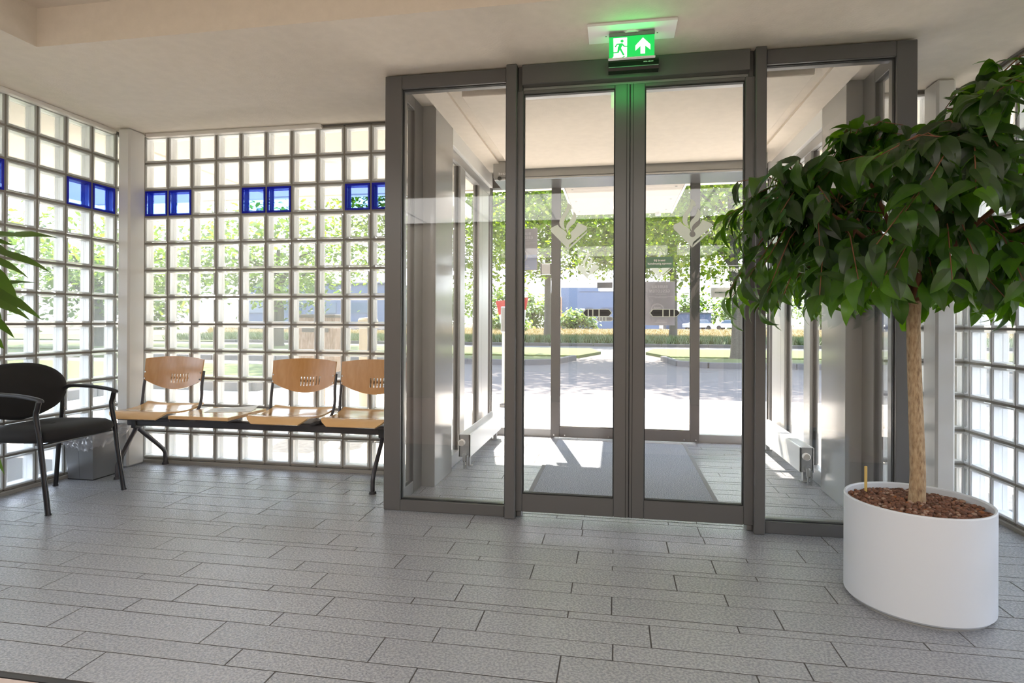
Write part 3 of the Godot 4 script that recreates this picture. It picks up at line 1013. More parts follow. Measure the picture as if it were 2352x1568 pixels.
func notices() -> void:
	var flip := Basis(Vector3.UP, PI)
	# green notice, read from inside
	var o := thing("fire_notice", P(0.381, 1.595, 5.414), "green notice about opening the door by hand in case of fire", "notice")
	var s := tool_()
	cb(s, Vector3.ZERO, Vector3(0.234, 0.098, 0.002))
	put("panel", s, M.sign_green, o)
	text("lettering", "Bij brand", 0.0165, M.sign_white, o, Transform3D(Basis(), Vector3(0, 0.017, 0.0012)))
	text("lettering", "handmatig openen", 0.0165, M.sign_white, o, Transform3D(Basis(), Vector3(0, -0.011, 0.0012)))
	# back of a notice stuck on the other leaf
	o = thing("notice_back", P(-0.1, 1.395, 5.428), "plain dark green back of a notice stuck on the outer door nearer the bench", "notice")
	s = tool_()
	cb(s, Vector3.ZERO, Vector3(0.14, 0.055, 0.002))
	put("panel", s, M.blue_cladding_dark, o)
	# posters facing outwards: their faint printing shows through mirrored
	for e in [[0.385, 1.231, 5.431, "grey closed-office poster seen from behind on the outer door nearer the planter"], [-0.857, 1.74, 5.494, "grey and blue closed-office poster seen from behind on the fixed outer pane"]]:
		o = thing("poster", P(e[0], e[1], e[2]), e[3], "poster")
		s = tool_()
		cb(s, Vector3.ZERO, Vector3(0.264, 0.392, 0.001))
		put("sheet", s, M.poster_grey, o)
		if e[0] < 0:
			s = tool_()
			cb(s, Vector3(0, -0.12, 0.0006), Vector3(0.25, 0.14, 0.0006))
			put("blue_field", s, M.poster_blue, o)
		text("lettering", "BUREAU", 0.026, M.poster_ink, o, Transform3D(flip, Vector3(0, 0.147, 0.0012)))
		text("lettering", "GESLOTEN", 0.026, M.poster_ink, o, Transform3D(flip, Vector3(0, 0.109, 0.0012)))
		for r in [[0.082, 0.09], [0.06, 0.21], [0.05, 0.11], [-0.15, 0.07], [-0.162, 0.08], [-0.172, 0.1]]:
			s = tool_()
			cb(s, Vector3(0.01, r[0], 0.0009), Vector3(r[1], 0.0028, 0.0006))
			put("text_line", s, M.poster_ink, o)
		s = tool_()
		var ring := []
		for k in 25:
			ring.append(Vector3(-0.02 + 0.055 * cos(TAU * k / 24.0), -0.06 + 0.055 * sin(TAU * k / 24.0), 0.001))
		tube(s, ring, 0.005, 5, 0.1, Vector3(0, 0, 1))
		put("ring", s, M.poster_ink, o)
		text("lettering", "0900", 0.019, M.poster_ink, o, Transform3D(flip, Vector3(-0.02, -0.043, 0.0012)))
	# information film and defibrillator notice on the fixed pane next to the outer doors, read from outside
	o = thing("information_film", P(1.0, 1.466, 5.494), "clear information film with white mirrored lettering on the fixed outer pane", "notice")
	s = tool_()
	for q in [[0.0, 0.1, 0.34, 0.005], [0.0, -0.085, 0.34, 0.004], [-0.168, 0.0, 0.005, 0.2], [0.168, 0.0, 0.005, 0.2]]:
		cb(s, Vector3(q[0], q[1], 0), Vector3(q[2], q[3], 0.001))
	put("border", s, M.sign_white, o)
	text("lettering", "gebouw", 0.032, M.sign_white, o, Transform3D(flip, Vector3(-0.02, 0.065, 0.001)))
	text("lettering", "alle", 0.032, M.sign_white, o, Transform3D(flip, Vector3(-0.09, 0.005, 0.001)))
	text("lettering", "100.000", 0.028, M.sign_white, o, Transform3D(flip, Vector3(-0.03, -0.052, 0.001)))
	s = tool_()
	prism(s, PackedVector2Array([Vector2(0.11, -0.03), Vector2(0.15, -0.03), Vector2(0.15, 0.02)]), Transform3D(), 0.001)
	put("orange_corner", s, M.banner_red, o)
	o = thing("defibrillator_notice", P(1.0, 1.328, 5.494), "white notice with a green heart symbol for a defibrillator on the fixed outer pane", "notice")
	s = tool_()
	cb(s, Vector3.ZERO, Vector3(0.335, 0.088, 0.0015))
	put("panel", s, M.sign_white, o)
	s = tool_()
	cb(s, Vector3(0.125, 0, 0.001), Vector3(0.066, 0.07, 0.001))
	put("green_field", s, M.sign_green, o)
	var heart := PackedVector2Array()
	for k in 24:
		var t := TAU * k / 24.0
		heart.append(Vector2(pow(sin(t), 3) * 0.0225, (13 * cos(t) - 5 * cos(2 * t) - 2 * cos(3 * t) - cos(4 * t)) * 0.00135))
	s = tool_()
	prism(s, heart, Transform3D(Basis(), Vector3(0.125, 0.011, 0.0024)), 0.0008)
	put("heart", s, M.sign_white, o)
	s = tool_()
	prism(s, PackedVector2Array([Vector2(0.004, 0.012), Vector2(-0.004, 0.0), Vector2(0.0, 0.0), Vector2(-0.004, -0.012), Vector2(0.005, 0.003), Vector2(0.001, 0.003)]), Transform3D(Basis(), Vector3(0.125, 0.011, 0.0032)), 0.0008)
	put("bolt", s, M.sign_green, o)
	text("lettering", "AED", 0.012, M.sign_white, o, Transform3D(flip, Vector3(0.125, -0.024, 0.002)))
	text("lettering", "IN DIT GEBOUW AANWEZIG", 0.0108, M.sign_green, o, Transform3D(flip, Vector3(-0.036, 0.0, 0.0014)))
	# card reader
	o = thing("card_reader", P(-0.648, 1.556, 5.53), "small grey card reader on the outer pane beside the sliding door", "card reader")
	s = tool_()
	cb(s, Vector3.ZERO, Vector3(0.108, 0.105, 0.03), 0.006)
	put("housing", s, M.steel, o)
	for x in [-0.045, 0.045]:
		s = tool_()
		cb(s, Vector3(x, 0, 0.012), Vector3(0.012, 0.1, 0.012))
		put("side_band", s, M.gasket, o)


func radiator(x: float, d0: float, d1: float, label: String) -> void:
	var o := thing("radiator", P(x, 0.078, d0), label, "radiator")
	var h := 0.165
	var w := 0.09
	var len := d1 - d0
	var s := tool_()
	for sd: float in [-1.0, 1.0]:
		s = tool_()
		cb(s, Vector3(sd * (w / 2 - 0.008), h / 2, -len / 2), Vector3(0.016, h, len), 0.004)
		put("side_panel", s, M.radiator, o)
	s = tool_()
	cb(s, Vector3(0, h / 2, -0.003), Vector3(w - 0.004, h - 0.004, 0.006), 0.002)
	put("end_plate", s, M.radiator_end, o)
	s = tool_()
	cb(s, Vector3(0, h / 2, -len + 0.003), Vector3(w - 0.004, h - 0.004, 0.006), 0.002)
	put("end_plate", s, M.radiator_end, o)
	s = tool_()
	cb(s, Vector3(0, h / 2 - 0.01, -len / 2), Vector3(w - 0.034, h - 0.03, len - 0.02))
	put("core", s, M.radiator_slot, o)
	# top grille: cross bars and lengthwise bars
	s = tool_()
	var n := int(len / 0.016)
	for i in n:
		cb(s, Vector3(0, h - 0.002, -0.012 - i * 0.016), Vector3(w - 0.03, 0.003, 0.007))
	for i in 5:
		cb(s, Vector3(-0.024 + i * 0.012, h - 0.004, -len / 2), Vector3(0.002, 0.004, len - 0.02))
	var g := put("grille", s, M.radiator, o)
	# thermostat, valve and pipes
	s = tool_()
	tube(s, [Vector3(-0.012, 0.11, 0.0), Vector3(-0.012, 0.11, 0.018), Vector3(-0.012, 0.11, 0.02), Vector3(-0.012, 0.11, 0.042), Vector3(-0.012, 0.11, 0.046)], [0.017, 0.017, 0.024, 0.024, 0.02], 16)
	put("thermostat", s, M.trim_white, o)
	s = tool_()
	tube(s, [Vector3(0.004, 0.026, 0), Vector3(0.004, 0.026, 0.012)], 0.021, 14)
	tube(s, [Vector3(0.004, 0.026, 0.01), Vector3(0.004, 0.018, 0.018), Vector3(0.004, -0.02, 0.018)], 0.0135, 10)
	put("valve", s, M.radiator_end, o)
	for px in [0.004, 0.022]:
		s = tool_()
		tube(s, [Vector3(px, 0.02, 0.018), Vector3(px, -0.03, 0.018), Vector3(px, -0.032, 0.018), Vector3(px, -0.078, 0.018)], [0.009, 0.009, 0.0065, 0.0065], 10)
		put("pipe", s, M.steel, o)
	for z in [-0.08, -len + 0.09]:
		s = tool_()
		cb(s, Vector3(0.01, -0.034, z), Vector3(0.03, 0.088, 0.035), 0.002)
		cb(s, Vector3(0.01, -0.0755, z), Vector3(0.06, 0.005, 0.05))
		put("foot", s, M.radiator_end, o)


func door_mat() -> void:
	var o := thing("door_mat", P(0.035, 0, 4.44), "blue-grey flecked entrance mat on the porch floor", "mat")
	var s := tool_()
	cb(s, Vector3(0, 0.005, 0), Vector3(1.075, 0.009, 1.66), 0.002)
	put("pile", s, M.carpet, o)
	s = tool_()
	for e in [[-0.552, 0.0, 0.03, 1.72], [0.552, 0.0, 0.03, 1.72], [0.0, -0.845, 1.075, 0.03], [0.0, 0.845, 1.075, 0.03]]:
		cb(s, Vector3(e[0], 0.003, e[1]), Vector3(e[2], 0.006, e[3]), 0.002)
	put("edging", s, M.rubber, o)


# ------------------------------------------------------------------ bench
func bench() -> void:
	var o := thing("beam_bench", P(-2.36, 0, 3.6), "beam bench with three beech seats and a small table in front of the glass blocks", "bench")
	var s := tool_()
	cb(s, Vector3(0, 0.358, 0), Vector3(1.94, 0.05, 0.06), 0.006)
	put("beam", s, M.bench_metal, o)
	for x in [-0.91, 0.893]:
		var l := Node3D.new()
		for e in [[0.165, 0], [-0.26, 1]]:
			s = tool_()
			var sg: float = signf(e[0])
			var pts := curve([Vector3(x, 0.335, 0.0), Vector3(x, 0.3, sg * 0.02), Vector3(x, 0.12, e[0] * 0.9), Vector3(x, 0.06, e[0]), Vector3(x, 0.012, e[0])], 5)
			tube(s, pts, 0.017, 8, 0.75, Vector3.RIGHT)
			tube(s, [Vector3(x, 0.016, e[0]), Vector3(x, 0.0, e[0])], [0.02, 0.024], 10)
			put("leg", s, M.bench_metal, o)
		s = tool_()
		cb(s, Vector3(x, 0.345, 0), Vector3(0.04, 0.06, 0.075), 0.004)
		put("leg_clamp", s, M.black_plastic, o)
	# seat and back, made once
	var seat := tool_()
	sheet(seat, 20, 18, func(u: float, v: float) -> Vector3:
		var a := u * 2.0 - 1.0
		var half := 0.225 - 0.016 * v
		# v runs from the back edge to the front lip
		var z := -0.18 + 0.40 * v
		var corner := clampf((v - 0.86) / 0.14, 0.0, 1.0)
		half -= 0.05 * corner * corner
		var y := 0.452 - 0.02 * sin(PI * minf(v * 1.15, 1.0)) + 0.012 * a * a * (1.0 - v)
		if v > 0.78:
			y -= 0.045 * pow((v - 0.78) / 0.22, 2.0)
			z -= 0.02 * pow((v - 0.78) / 0.22, 2.0)
		if v < 0.1:
			y += 0.006 * pow((0.1 - v) / 0.1, 2.0)
		return Vector3(a * half, y, z), 0.012)
	var seat_mesh := seat.commit()
	seat_mesh.surface_set_material(0, M.beech_seat)
	var back := tool_()
	var nx := 80
	sheet(back, nx, 26, func(u: float, v: float) -> Vector3:
		# v from the bottom edge to the top edge
		var a := u * 2.0 - 1.0
		var lo := 0.566 + 0.068 * pow(absf(a), 1.9)
		var hi := 0.80 - 0.018 * pow(absf(a), 2.0)
		var y := lerpf(lo, hi, v)
		var half := 0.236 - 0.012 * pow(absf((y - 0.79) / 0.2), 0.8) * signf(0.79 - y + 0.0001) * 0.6
		var z := -0.135 - 0.16 * (y - 0.56) - 0.026 * (1.0 - a * a)
		return Vector3(a * half, y, z), 0.009, func(i: int, j: int) -> bool:
		if j < 5 or j > 11:
			return false
		return i >= 34 and i < 62 and (i - 34) % 4 < 2)
	var back_mesh := back.commit()
	back_mesh.surface_set_material(0, M.beech)
	for x in [-0.76, 0.25, 0.76]:
		var at := Transform3D(Basis(), Vector3(x, 0, 0))
		place("seat", seat_mesh, o, at)
		var bk := place("backrest", back_mesh, o, at)
		for sg: float in [-1.0, 1.0]:
			s = tool_()
			var q := curve([Vector3(sg * 0.232, 0.70, -0.172), Vector3(sg * 0.232, 0.60, -0.152), Vector3(sg * 0.236, 0.52, -0.145), Vector3(sg * 0.232, 0.45, -0.128), Vector3(sg * 0.222, 0.405, -0.09), Vector3(sg * 0.21, 0.39, 0.0)], 4)
			tube(s, q, 0.0125, 8, 0.7, Vector3.RIGHT)
			put("back_support", s, M.bench_metal, o, Vector3(x, 0, 0))
			for yy in [0.642, 0.688]:
				s = tool_()
				var zz: float = -0.135 - 0.16 * (yy - 0.56) + 0.004
				tube(s, [Vector3(sg * 0.222, yy, zz), Vector3(sg * 0.222, yy, zz + 0.005)], 0.0055, 8)
				put("screw", s, M.screw, bk)
		s = tool_()
		cb(s, Vector3(0, 0.395, 0.02), Vector3(0.40, 0.022, 0.2), 0.004)
		put("seat_bracket", s, M.bench_metal, o, Vector3(x, 0, 0))
	s = tool_()
	cb(s, Vector3(-0.265, 0.434, 0.02), Vector3(0.43, 0.022, 0.42), 0.003)
	var tb := put("table_top", s, M.beech_seat, o)
	tb.set_meta("label", "square beech table top between two seats")
	s = tool_()
	cb(s, Vector3(-0.265, 0.404, 0.02), Vector3(0.24, 0.038, 0.16), 0.004)
	put("table_bracket", s, M.bench_metal, o)
	# paper lying on the table, one corner curled
	var pp := thing("paper_sheet", P(-2.60, 0.4455, 3.68), "white paper sheet lying on the bench table", "paper")
	s = tool_()
	sheet(s, 8, 6, func(u: float, v: float) -> Vector3:
		var p := Vector3((u - 0.5) * 0.297, 0.001, (v - 0.5) * 0.21).rotated(Vector3.UP, 0.35)
		p.y += 0.012 * pow(clampf(u + (1 - v) - 1.2, 0, 1) / 0.8, 2.0)
		return p, 0.0006)
	put("sheet", s, M.paper, pp)
	s = tool_()
	for k in 7:
		cb(s, Vector3(0.0, 0.0017, 0.0).rotated(Vector3.UP, 0.35) + Vector3(0, 0, -0.07 + k * 0.02).rotated(Vector3.UP, 0.35), Vector3(0.2 - 0.02 * (k % 3), 0.0004, 0.003), 0.0, Basis(Vector3.UP, 0.35))
	put("printed_line", s, M.radiator_end, pp)


# ------------------------------------------------------------------ black armchair
func armchair() -> void:
	# faces +x; local: x forward from the middle of the seat, z across
	var o := thing("armchair", P(-3.27, 0, 2.975), "black upholstered armchair with black tubular legs beside the side wall", "chair")
	var s := tool_()
	# seat cushion: rounded slab
	var ring := func(inset: float, y: float, n: int) -> Array:
		var r := []
		for k in n:
			var t := TAU * k / n
			var c := cos(t)
			var w := sin(t)
			var x := signf(c) * pow(absf(c), 0.62) * (0.255 - inset) - 0.005
			var z := signf(w) * pow(absf(w), 0.55) * (0.265 - inset - 0.03 * (1.0 if c < 0 else 0.0) * absf(c))
			r.append(Vector3(x, y - 0.03 * (x + 0.2) * (x + 0.2) * 1.2 + 0.035 * clampf((x + 0.05), 0, 1), z))
		return r
	var n := 44
	var levels := [[0.05, 0.372], [0.012, 0.38], [0.0, 0.402], [0.004, 0.428], [0.03, 0.446], [0.09, 0.455], [0.17, 0.452], [0.249, 0.449]]
	var rings := []
	for l in levels:
		rings.append(ring.call(l[0], l[1], n))
	for i in rings.size() - 1:
		for k in n:
			var j := (k + 1) % n
			var a: Vector3 = rings[i][k]
			var b: Vector3 = rings[i][j]
			var c: Vector3 = rings[i + 1][j]
			var d: Vector3 = rings[i + 1][k]
			var nn := (b - a).cross(d - a).normalized()
			if nn.dot(a - Vector3(0, 0.41, 0)) < 0 and i < 4:
				nn = -nn
			if i >= 4 and nn.y < 0:
				nn = -nn
			quad(s, a, b, c, d, nn)
	var under: Array = rings[0]
	for k in range(1, n - 1):
		tri(s, under[0], under[k], under[k + 1], Vector3.DOWN, Vector3.DOWN, Vector3.DOWN)
	s.index()
	s.generate_normals()
	put("seat", s, M.black_cloth, o)
	# backrest: a wide oval cushion bent round the sitter
	s = tool_()
	var nb := 40
	var br := []
	for l in [[0.0, -0.03], [0.86, -0.028], [0.97, -0.016], [1.0, 0.0], [0.97, 0.016], [0.85, 0.028], [0.0, 0.032]]:
		var r := []
		for k in nb:
			var t := TAU * k / nb
			var c := cos(t)
			var w := sin(t)
			var z: float = signf(c) * pow(absf(c), 0.8) * 0.275 * l[0]
			var y: float = 0.63 + signf(w) * pow(absf(w), 0.8) * (0.17 if w > 0 else 0.17) * l[0]
			y -= 0.03 * clampf(absf(z) / 0.275, 0, 1) * (1.0 if w < 0 else 0.0) * -1.0
			var x: float = -0.225 - (y - 0.46) * 0.16 + 0.05 * pow(z / 0.275, 2.0) + l[1]
			r.append(Vector3(x, y, z))
		br.append(r)
	for i in br.size() - 1:
		for k in nb:
			var j := (k + 1) % nb
			var a: Vector3 = br[i][k]
			var b: Vector3 = br[i][j]
			var c: Vector3 = br[i + 1][j]
			var d: Vector3 = br[i + 1][k]
			var nn := Vector3(-1, 0, 0) if i < 2 else Vector3(1, 0, 0)
			if i == 2 or i == 3:
				nn = Vector3(0, (a.y - 0.63) / 0.17, a.z / 0.275).normalized()
			tri(s, a, b, c, nn, nn, nn)
			tri(s, a, c, d, nn, nn, nn)
	s.index()
	s.generate_normals()
	put("backrest", s, M.black_cloth, o)
	for sg: float in [-1.0, 1.0]:
		# front leg running up into the arm
		s = tool_()
		var z: float = sg * 0.245
		tube(s, curve([Vector3(0.245, 0.0, sg * 0.25), Vector3(0.205, 0.25, z), Vector3(0.18, 0.42, z), Vector3(0.158, 0.53, z), Vector3(0.168, 0.58, z), Vector3(0.178, 0.618, z)], 5), 0.0135, 10)
		tube(s, [Vector3(0.245, 0.006, sg * 0.25), Vector3(0.246, 0.0, sg * 0.25)], 0.016, 10)
		put("leg", s, M.black_tube, o)
		s = tool_()
		tube(s, curve([Vector3(0.186, 0.606, z), Vector3(0.17, 0.622, z), Vector3(0.03, 0.64, z), Vector3(-0.13, 0.643, z), Vector3(-0.19, 0.62, z), Vector3(-0.212, 0.57, z)], 5), [0.013, 0.016, 0.0165, 0.017, 0.017, 0.017, 0.0175, 0.018, 0.018, 0.018, 0.018, 0.018, 0.018, 0.018, 0.018, 0.018, 0.018, 0.018, 0.017, 0.016, 0.015, 0.014, 0.013, 0.012, 0.012, 0.012], 10, 0.62, Vector3(0.1, 1, 0).normalized())
		put("armrest", s, M.black_plastic, o)
		s = tool_()
		tube(s, curve([Vector3(-0.25, 0.0, sg * 0.245), Vector3(-0.222, 0.32, z), Vector3(-0.208, 0.44, z), Vector3(-0.205, 0.58, z), Vector3(-0.24, 0.70, sg * 0.225)], 5), 0.0125, 10)
		tube(s, [Vector3(-0.25, 0.006, sg * 0.245), Vector3(-0.25, 0.0, sg * 0.245)], 0.016, 10)
		put("leg", s, M.black_tube, o)
	for x in [-0.15, 0.16]:
		s = tool_()
		tube(s, [Vector3(x, 0.372, -0.245), Vector3(x, 0.364, 0.245)], 0.009, 8)
		put("seat_rail", s, M.steel, o)


# ------------------------------------------------------------------ waste bin
func waste_bin() -> void:
	var o := thing("waste_bin", P(-3.49, 0, 3.49), "rectangular grey metal waste bin with a clear liner behind the armchair", "bin")
	var w0 := 0.095
	var w1 := 0.112
	var d0 := 0.12
	var d1 := 0.14
	var h := 0.335
	var s := tool_()
	var c0 := [Vector3(-w0, 0.004, d0), Vector3(w0, 0.004, d0), Vector3(w0, 0.004, -d0), Vector3(-w0, 0.004, -d0)]
	var c1 := [Vector3(-w1, h, d1), Vector3(w1, h, d1), Vector3(w1, h, -d1), Vector3(-w1, h, -d1)]
	for k in 4:
		var j := (k + 1) % 4
		var n: Vector3 = (c0[j] - c0[k]).cross(c1[k] - c0[k]).normalized()
		var inn := Vector3(0.004, 0, 0.004)
		if n.dot(c0[k] + c0[j]) < 0:
			n = -n
		quad(s, c0[k], c0[j], c1[j], c1[k], n)
		var i0 := n * -0.003
		quad(s, c0[k] + i0, c0[j] + i0, c1[j] + i0, c1[k] + i0, -n)
		quad(s, c1[k], c1[j], c1[j] + i0, c1[k] + i0, Vector3.UP)
	quad(s, c0[0], c0[1], c0[2], c0[3], Vector3.DOWN)
	put("body", s, M.bin, o)
	s = tool_()
	cb(s, Vector3(-0.005, 0.165, d0 + 0.0095), Vector3(0.002, 0.31, 0.001), 0.0, Basis(Vector3.RIGHT, 0.06))
	put("seam", s, M.strip_dark, o)
	s = tool_()
	cb(s, Vector3(0, 0.003, 0), Vector3(w0 * 2 + 0.004, 0.006, d0 * 2 + 0.004))
	put("foot_rim", s, M.gasket, o)
	# crumpled clear liner turned over the rim
	var cr := FastNoiseLite.new()
	cr.seed = 5
	cr.frequency = 9.0
	s = tool_()
	var n := 72
	var rows := 9
	var pts := []
	for j in rows + 1:
		var r := []
		for k in n:
			var t := float(k) / n * 4.0
			var side := int(t)
			var q: Vector3 = c1[side].lerp(c1[(side + 1) % 4], t - side)
			var v := float(j) / rows
			var drop := (0.10 + 0.035 * sin(t * 2.1) + 0.03 * cr.get_noise_2d(t, 3.0)) * v
			var out := Vector3(q.x, 0, q.z).normalized()
			var bulge := 0.004 + 0.016 * sin(PI * minf(v * 1.1, 1.0)) + 0.018 * cr.get_noise_3d(q.x * 4, v * 2.0, q.z * 4 + t)
			var p := Vector3(q.x, h + 0.012 * (1 - v) - drop, q.z) + out * maxf(bulge, 0.002)
			r.append(p)
		pts.append(r)
	for j in rows:
		for k in n:
			var m := (k + 1) % n
			var a: Vector3 = pts[j][k]
			var nn: Vector3 = (pts[j][m] - a).cross(pts[j + 1][k] - a).normalized()
			if nn.dot(Vector3(a.x, 0, a.z)) < 0:
				nn = -nn
			quad(s, a, pts[j][m], pts[j + 1][m], pts[j + 1][k], nn)
	put("liner", s, M.liner, o)


# ------------------------------------------------------------------ ficus in its planter
func ficus() -> void:
	var at := P(1.135, 0, 2.497)
	var o := thing("planter", at, "round matt white planter filled with clay granules", "planter")
	var s := tool_()
	lathe(s, [Vector2(0.0, 0.012), Vector2(0.236, 0.012), Vector2(0.243, 0.02), Vector2(0.243, 0.386), Vector2(0.241, 0.391), Vector2(0.236, 0.391), Vector2(0.233, 0.386), Vector2(0.233, 0.30), Vector2(0.0, 0.30)], Vector3.ZERO, 96)
	put("shell", s, M.planter, o)
	s = tool_()
	lathe(s, [Vector2(0.0, 0.0), Vector2(0.226, 0.0), Vector2(0.226, 0.014), Vector2(0.0, 0.014)], Vector3.ZERO, 64)
	put("foot_ring", s, M.planter_foot, o)
	# clay granules, heaped a little round the trunk
	var g := tool_()
	var ico := SphereMesh.new()
	ico.radius = 0.5
	ico.height = 1.0
	ico.radial_segments = 8
	ico.rings = 4
	var xfs := []
	var cols := []
	for layer in 3:
		for k in 1500:
			var r := 0.229 * sqrt(rng.randf())
			var t := rng.randf() * TAU
			var y := 0.362 - layer * 0.011 + 0.02 * (1.0 - r / 0.23) + rng.randf_range(-0.004, 0.006)
			var sz := rng.randf_range(0.010, 0.017)
			var b := Basis.from_euler(Vector3(rng.randf() * TAU, rng.randf() * TAU, rng.randf() * TAU)).scaled(Vector3(sz * rng.randf_range(0.9, 1.35), sz * 0.8, sz))
			xfs.append(Transform3D(b, Vector3(r * cos(t), y, r * sin(t))))
			var m := rng.randf()
			var c := Color(0.105, 0.048, 0.03).lerp(Color(0.26, 0.12, 0.075), m)
			if rng.randf() < 0.10:
				c = Color(0.36, 0.24, 0.18)
			elif rng.randf() < 0.06:
				c = Color(0.30, 0.11, 0.04)
			cols.append(c)
	var cg := many("clay_granules", ico, M.pebble, xfs, cols)
	cg.position = at
	tag(cg, "reddish brown clay granules heaped in the round white planter", "granules", "", "stuff")
	s = tool_()
	lathe(s, [Vector2(0.0, 0.02), Vector2(0.2, 0.01), Vector2(0.231, 0.0), Vector2(0.231, -0.03), Vector2(0.0, -0.03)], Vector3(0, 0.335, 0), 40)
	put("soil", s, M.soil, o)
	# bamboo label stick
	var st := thing("label_stick", P(1.135 - 0.115, 0.36, 2.497 + 0.165), "short bamboo stick pushed into the clay granules", "stick")
	s = tool_()
	cb(s, Vector3(0, 0.045, 0), Vector3(0.011, 0.13, 0.006), 0.002)
	put("stick", s, M.bamboo, st)
	# the tree
	var tr := thing("ficus_tree", at + Vector3(0, 0.345, 0), "standard ficus with a smooth pale trunk and dense dark green crown in the white planter", "plant")
	var base := tr.position
	s = tool_()
	var fork := Vector3(-0.012, 0.80, 0.0)
	tube(s, curve([Vector3(0.0, 0.0, 0.0), Vector3(0.002, 0.05, 0), Vector3(0.004, 0.16, 0), Vector3(-0.004, 0.4, 0), Vector3(-0.012, 0.65, 0), fork], 5), [0.036, 0.034, 0.033, 0.0315, 0.03, 0.029, 0.028, 0.0275, 0.027, 0.0265, 0.026, 0.026, 0.0255, 0.025, 0.025, 0.0245, 0.024, 0.024, 0.0235, 0.0235, 0.023, 0.023, 0.0235, 0.024, 0.025, 0.026], 18)
	put("trunk", s, M.bark_smooth, tr)
	var centre := Vector3(1.20, 1.49, -2.44) - base
	var rad := Vector3(0.80, 0.47, 0.62)
	var limbs := []
	for e in [[-0.78, 0.1, 0.15], [-0.45, 0.75, -0.2], [0.05, 0.95, 0.25], [0.62, 0.55, 0.1], [0.8, 0.05, -0.3], [-0.2, 0.35, 0.85], [0.3, 0.35, 0.8], [-0.35, 0.3, -0.85], [0.4, 0.4, -0.8]]:
		var tip := centre + Vector3(e[0], e[1], e[2]) * rad * 0.8
		var mid := fork.lerp(tip, 0.45) + Vector3(0, 0.06, 0)
		var pts := curve([fork - Vector3(0, 0.02, 0), fork.lerp(mid, 0.35) + Vector3(0, 0.03, 0), mid, tip], 5)
		var rr := []
		for i in pts.size():
			rr.append(lerpf(0.017, 0.004, float(i) / (pts.size() - 1)))
		s = tool_()
		tube(s, pts, rr, 8)
		put("branch", s, M.twig, tr)
		limbs.append(pts)
	# twigs from the limbs out to the crown's skin, leaves along them
	var leaves := []
	var crown_top := Curve.new()
	for q in [[0.0, 1.80], [0.12, 1.85], [0.37, 1.87], [0.5, 1.95], [0.68, 2.06], [0.85, 2.06], [1.0, 1.95]]:
		crown_top.add_point(Vector2(q[0], q[1] / 3.0))
	crown_top.bake()
	var tw := tool_()
	for k in 340:
		# a point in the crown: a rounded slab, higher towards the wall than towards the doors, emptier inside
		var tip := Vector3.ZERO
		for attempt in 12:
			var fx := rng.randf_range(-1.0, 1.0)
			var fz := rng.randf_range(-1.0, 1.0)
			var rr := pow(pow(absf(fx), 2.6) + pow(absf(fz), 2.6), 1.0 / 2.6)
			if rr > 1.0:
				continue
			var wx := 1.19 + fx * 0.77
			var hi := crown_top.sample_baked((wx - 0.4) / 1.6) * 3.0 - 0.10 * pow(rr, 5.0) - 0.05
			var lo := 1.14 + 0.03 * sin(wx * 9.0) + 0.05 * pow(1.0 - rr, 2.0)
			var fy := rng.randf()
			if rr < 0.62 and fy > 0.18 and fy < 0.82 and rng.randf() < 0.6:
				continue
			tip = Vector3(wx, lerpf(lo, hi, fy), -2.44 + fz * 0.62) - base
			break
		var best := Vector3.ZERO
		var bd := 9.0
		for pts in limbs:
			for i in range(4, pts.size()):
				var q: Vector3 = pts[i]
				var dd := q.distance_to(tip) + maxf(0.0, q.y - tip.y) * 0.3
				if dd < bd:
					bd = dd
					best = q
		var mid := best.lerp(tip, 0.55) + Vector3(0, 0.03, 0)
		var end := tip + Vector3(0, -0.03, 0)
		tube(tw, [best, mid, end], [0.0032, 0.0024, 0.0014], 5)
		var nl := rng.randi_range(8, 11)
		for i in nl:
			var t := 0.15 + 0.85 * float(i) / (nl - 1)
			var p := best.lerp(mid, t * 2.0) if t < 0.5 else mid.lerp(end, t * 2.0 - 1.0)
			var out := (p - centre).normalized()
			var ld := (out * 0.55 + Vector3(rng.randfn(), rng.randfn() * 0.5, rng.randfn()) * 0.5 + Vector3.DOWN * rng.randf_range(0.25, 1.3)).normalized()
			var b := Basis.looking_at(ld, (Vector3.UP + out * 0.8 + Vector3(rng.randfn(), rng.randfn(), rng.randfn()) * 0.3).normalized())
			leaves.append([Transform3D(b.scaled_local(Vector3.ONE * rng.randf_range(0.75, 1.2)), p), rng.randi_range(0, 3), p])
	put("twigs", tw, M.twig, tr).set_meta("kind", "stuff")
	# a few sprays set where they stand out against the glass
	var protos := []
	for k in 4:
		protos.append(leaf_mesh(0.108, 0.056, [0.5, 0.9, 0.2, 1.2][k], [0.25, 0.12, 0.3, 0.2][k], [0.0, 0.1, 0.05, 0.14][k], 7))
	var eye := Vector3(0, EYE, 0) - base
	leaves.sort_custom(func(a, b): return a[2].distance_squared_to(eye) < b[2].distance_squared_to(eye))
	var rest := {}
	for i in leaves.size():
		var e: Array = leaves[i]
		var kind: int = e[1]
		if i < 300:
			place("leaf", protos[kind], tr, e[0], M["ficus_%d" % (kind if kind < 3 else (3 if rng.randf() < 0.6 else 1))])
		else:
			if not rest.has(kind):
				rest[kind] = []
			rest[kind].append(e[0])
	for kind in rest:
		many("foliage", protos[kind], M["ficus_%d" % kind], rest[kind], [], tr)


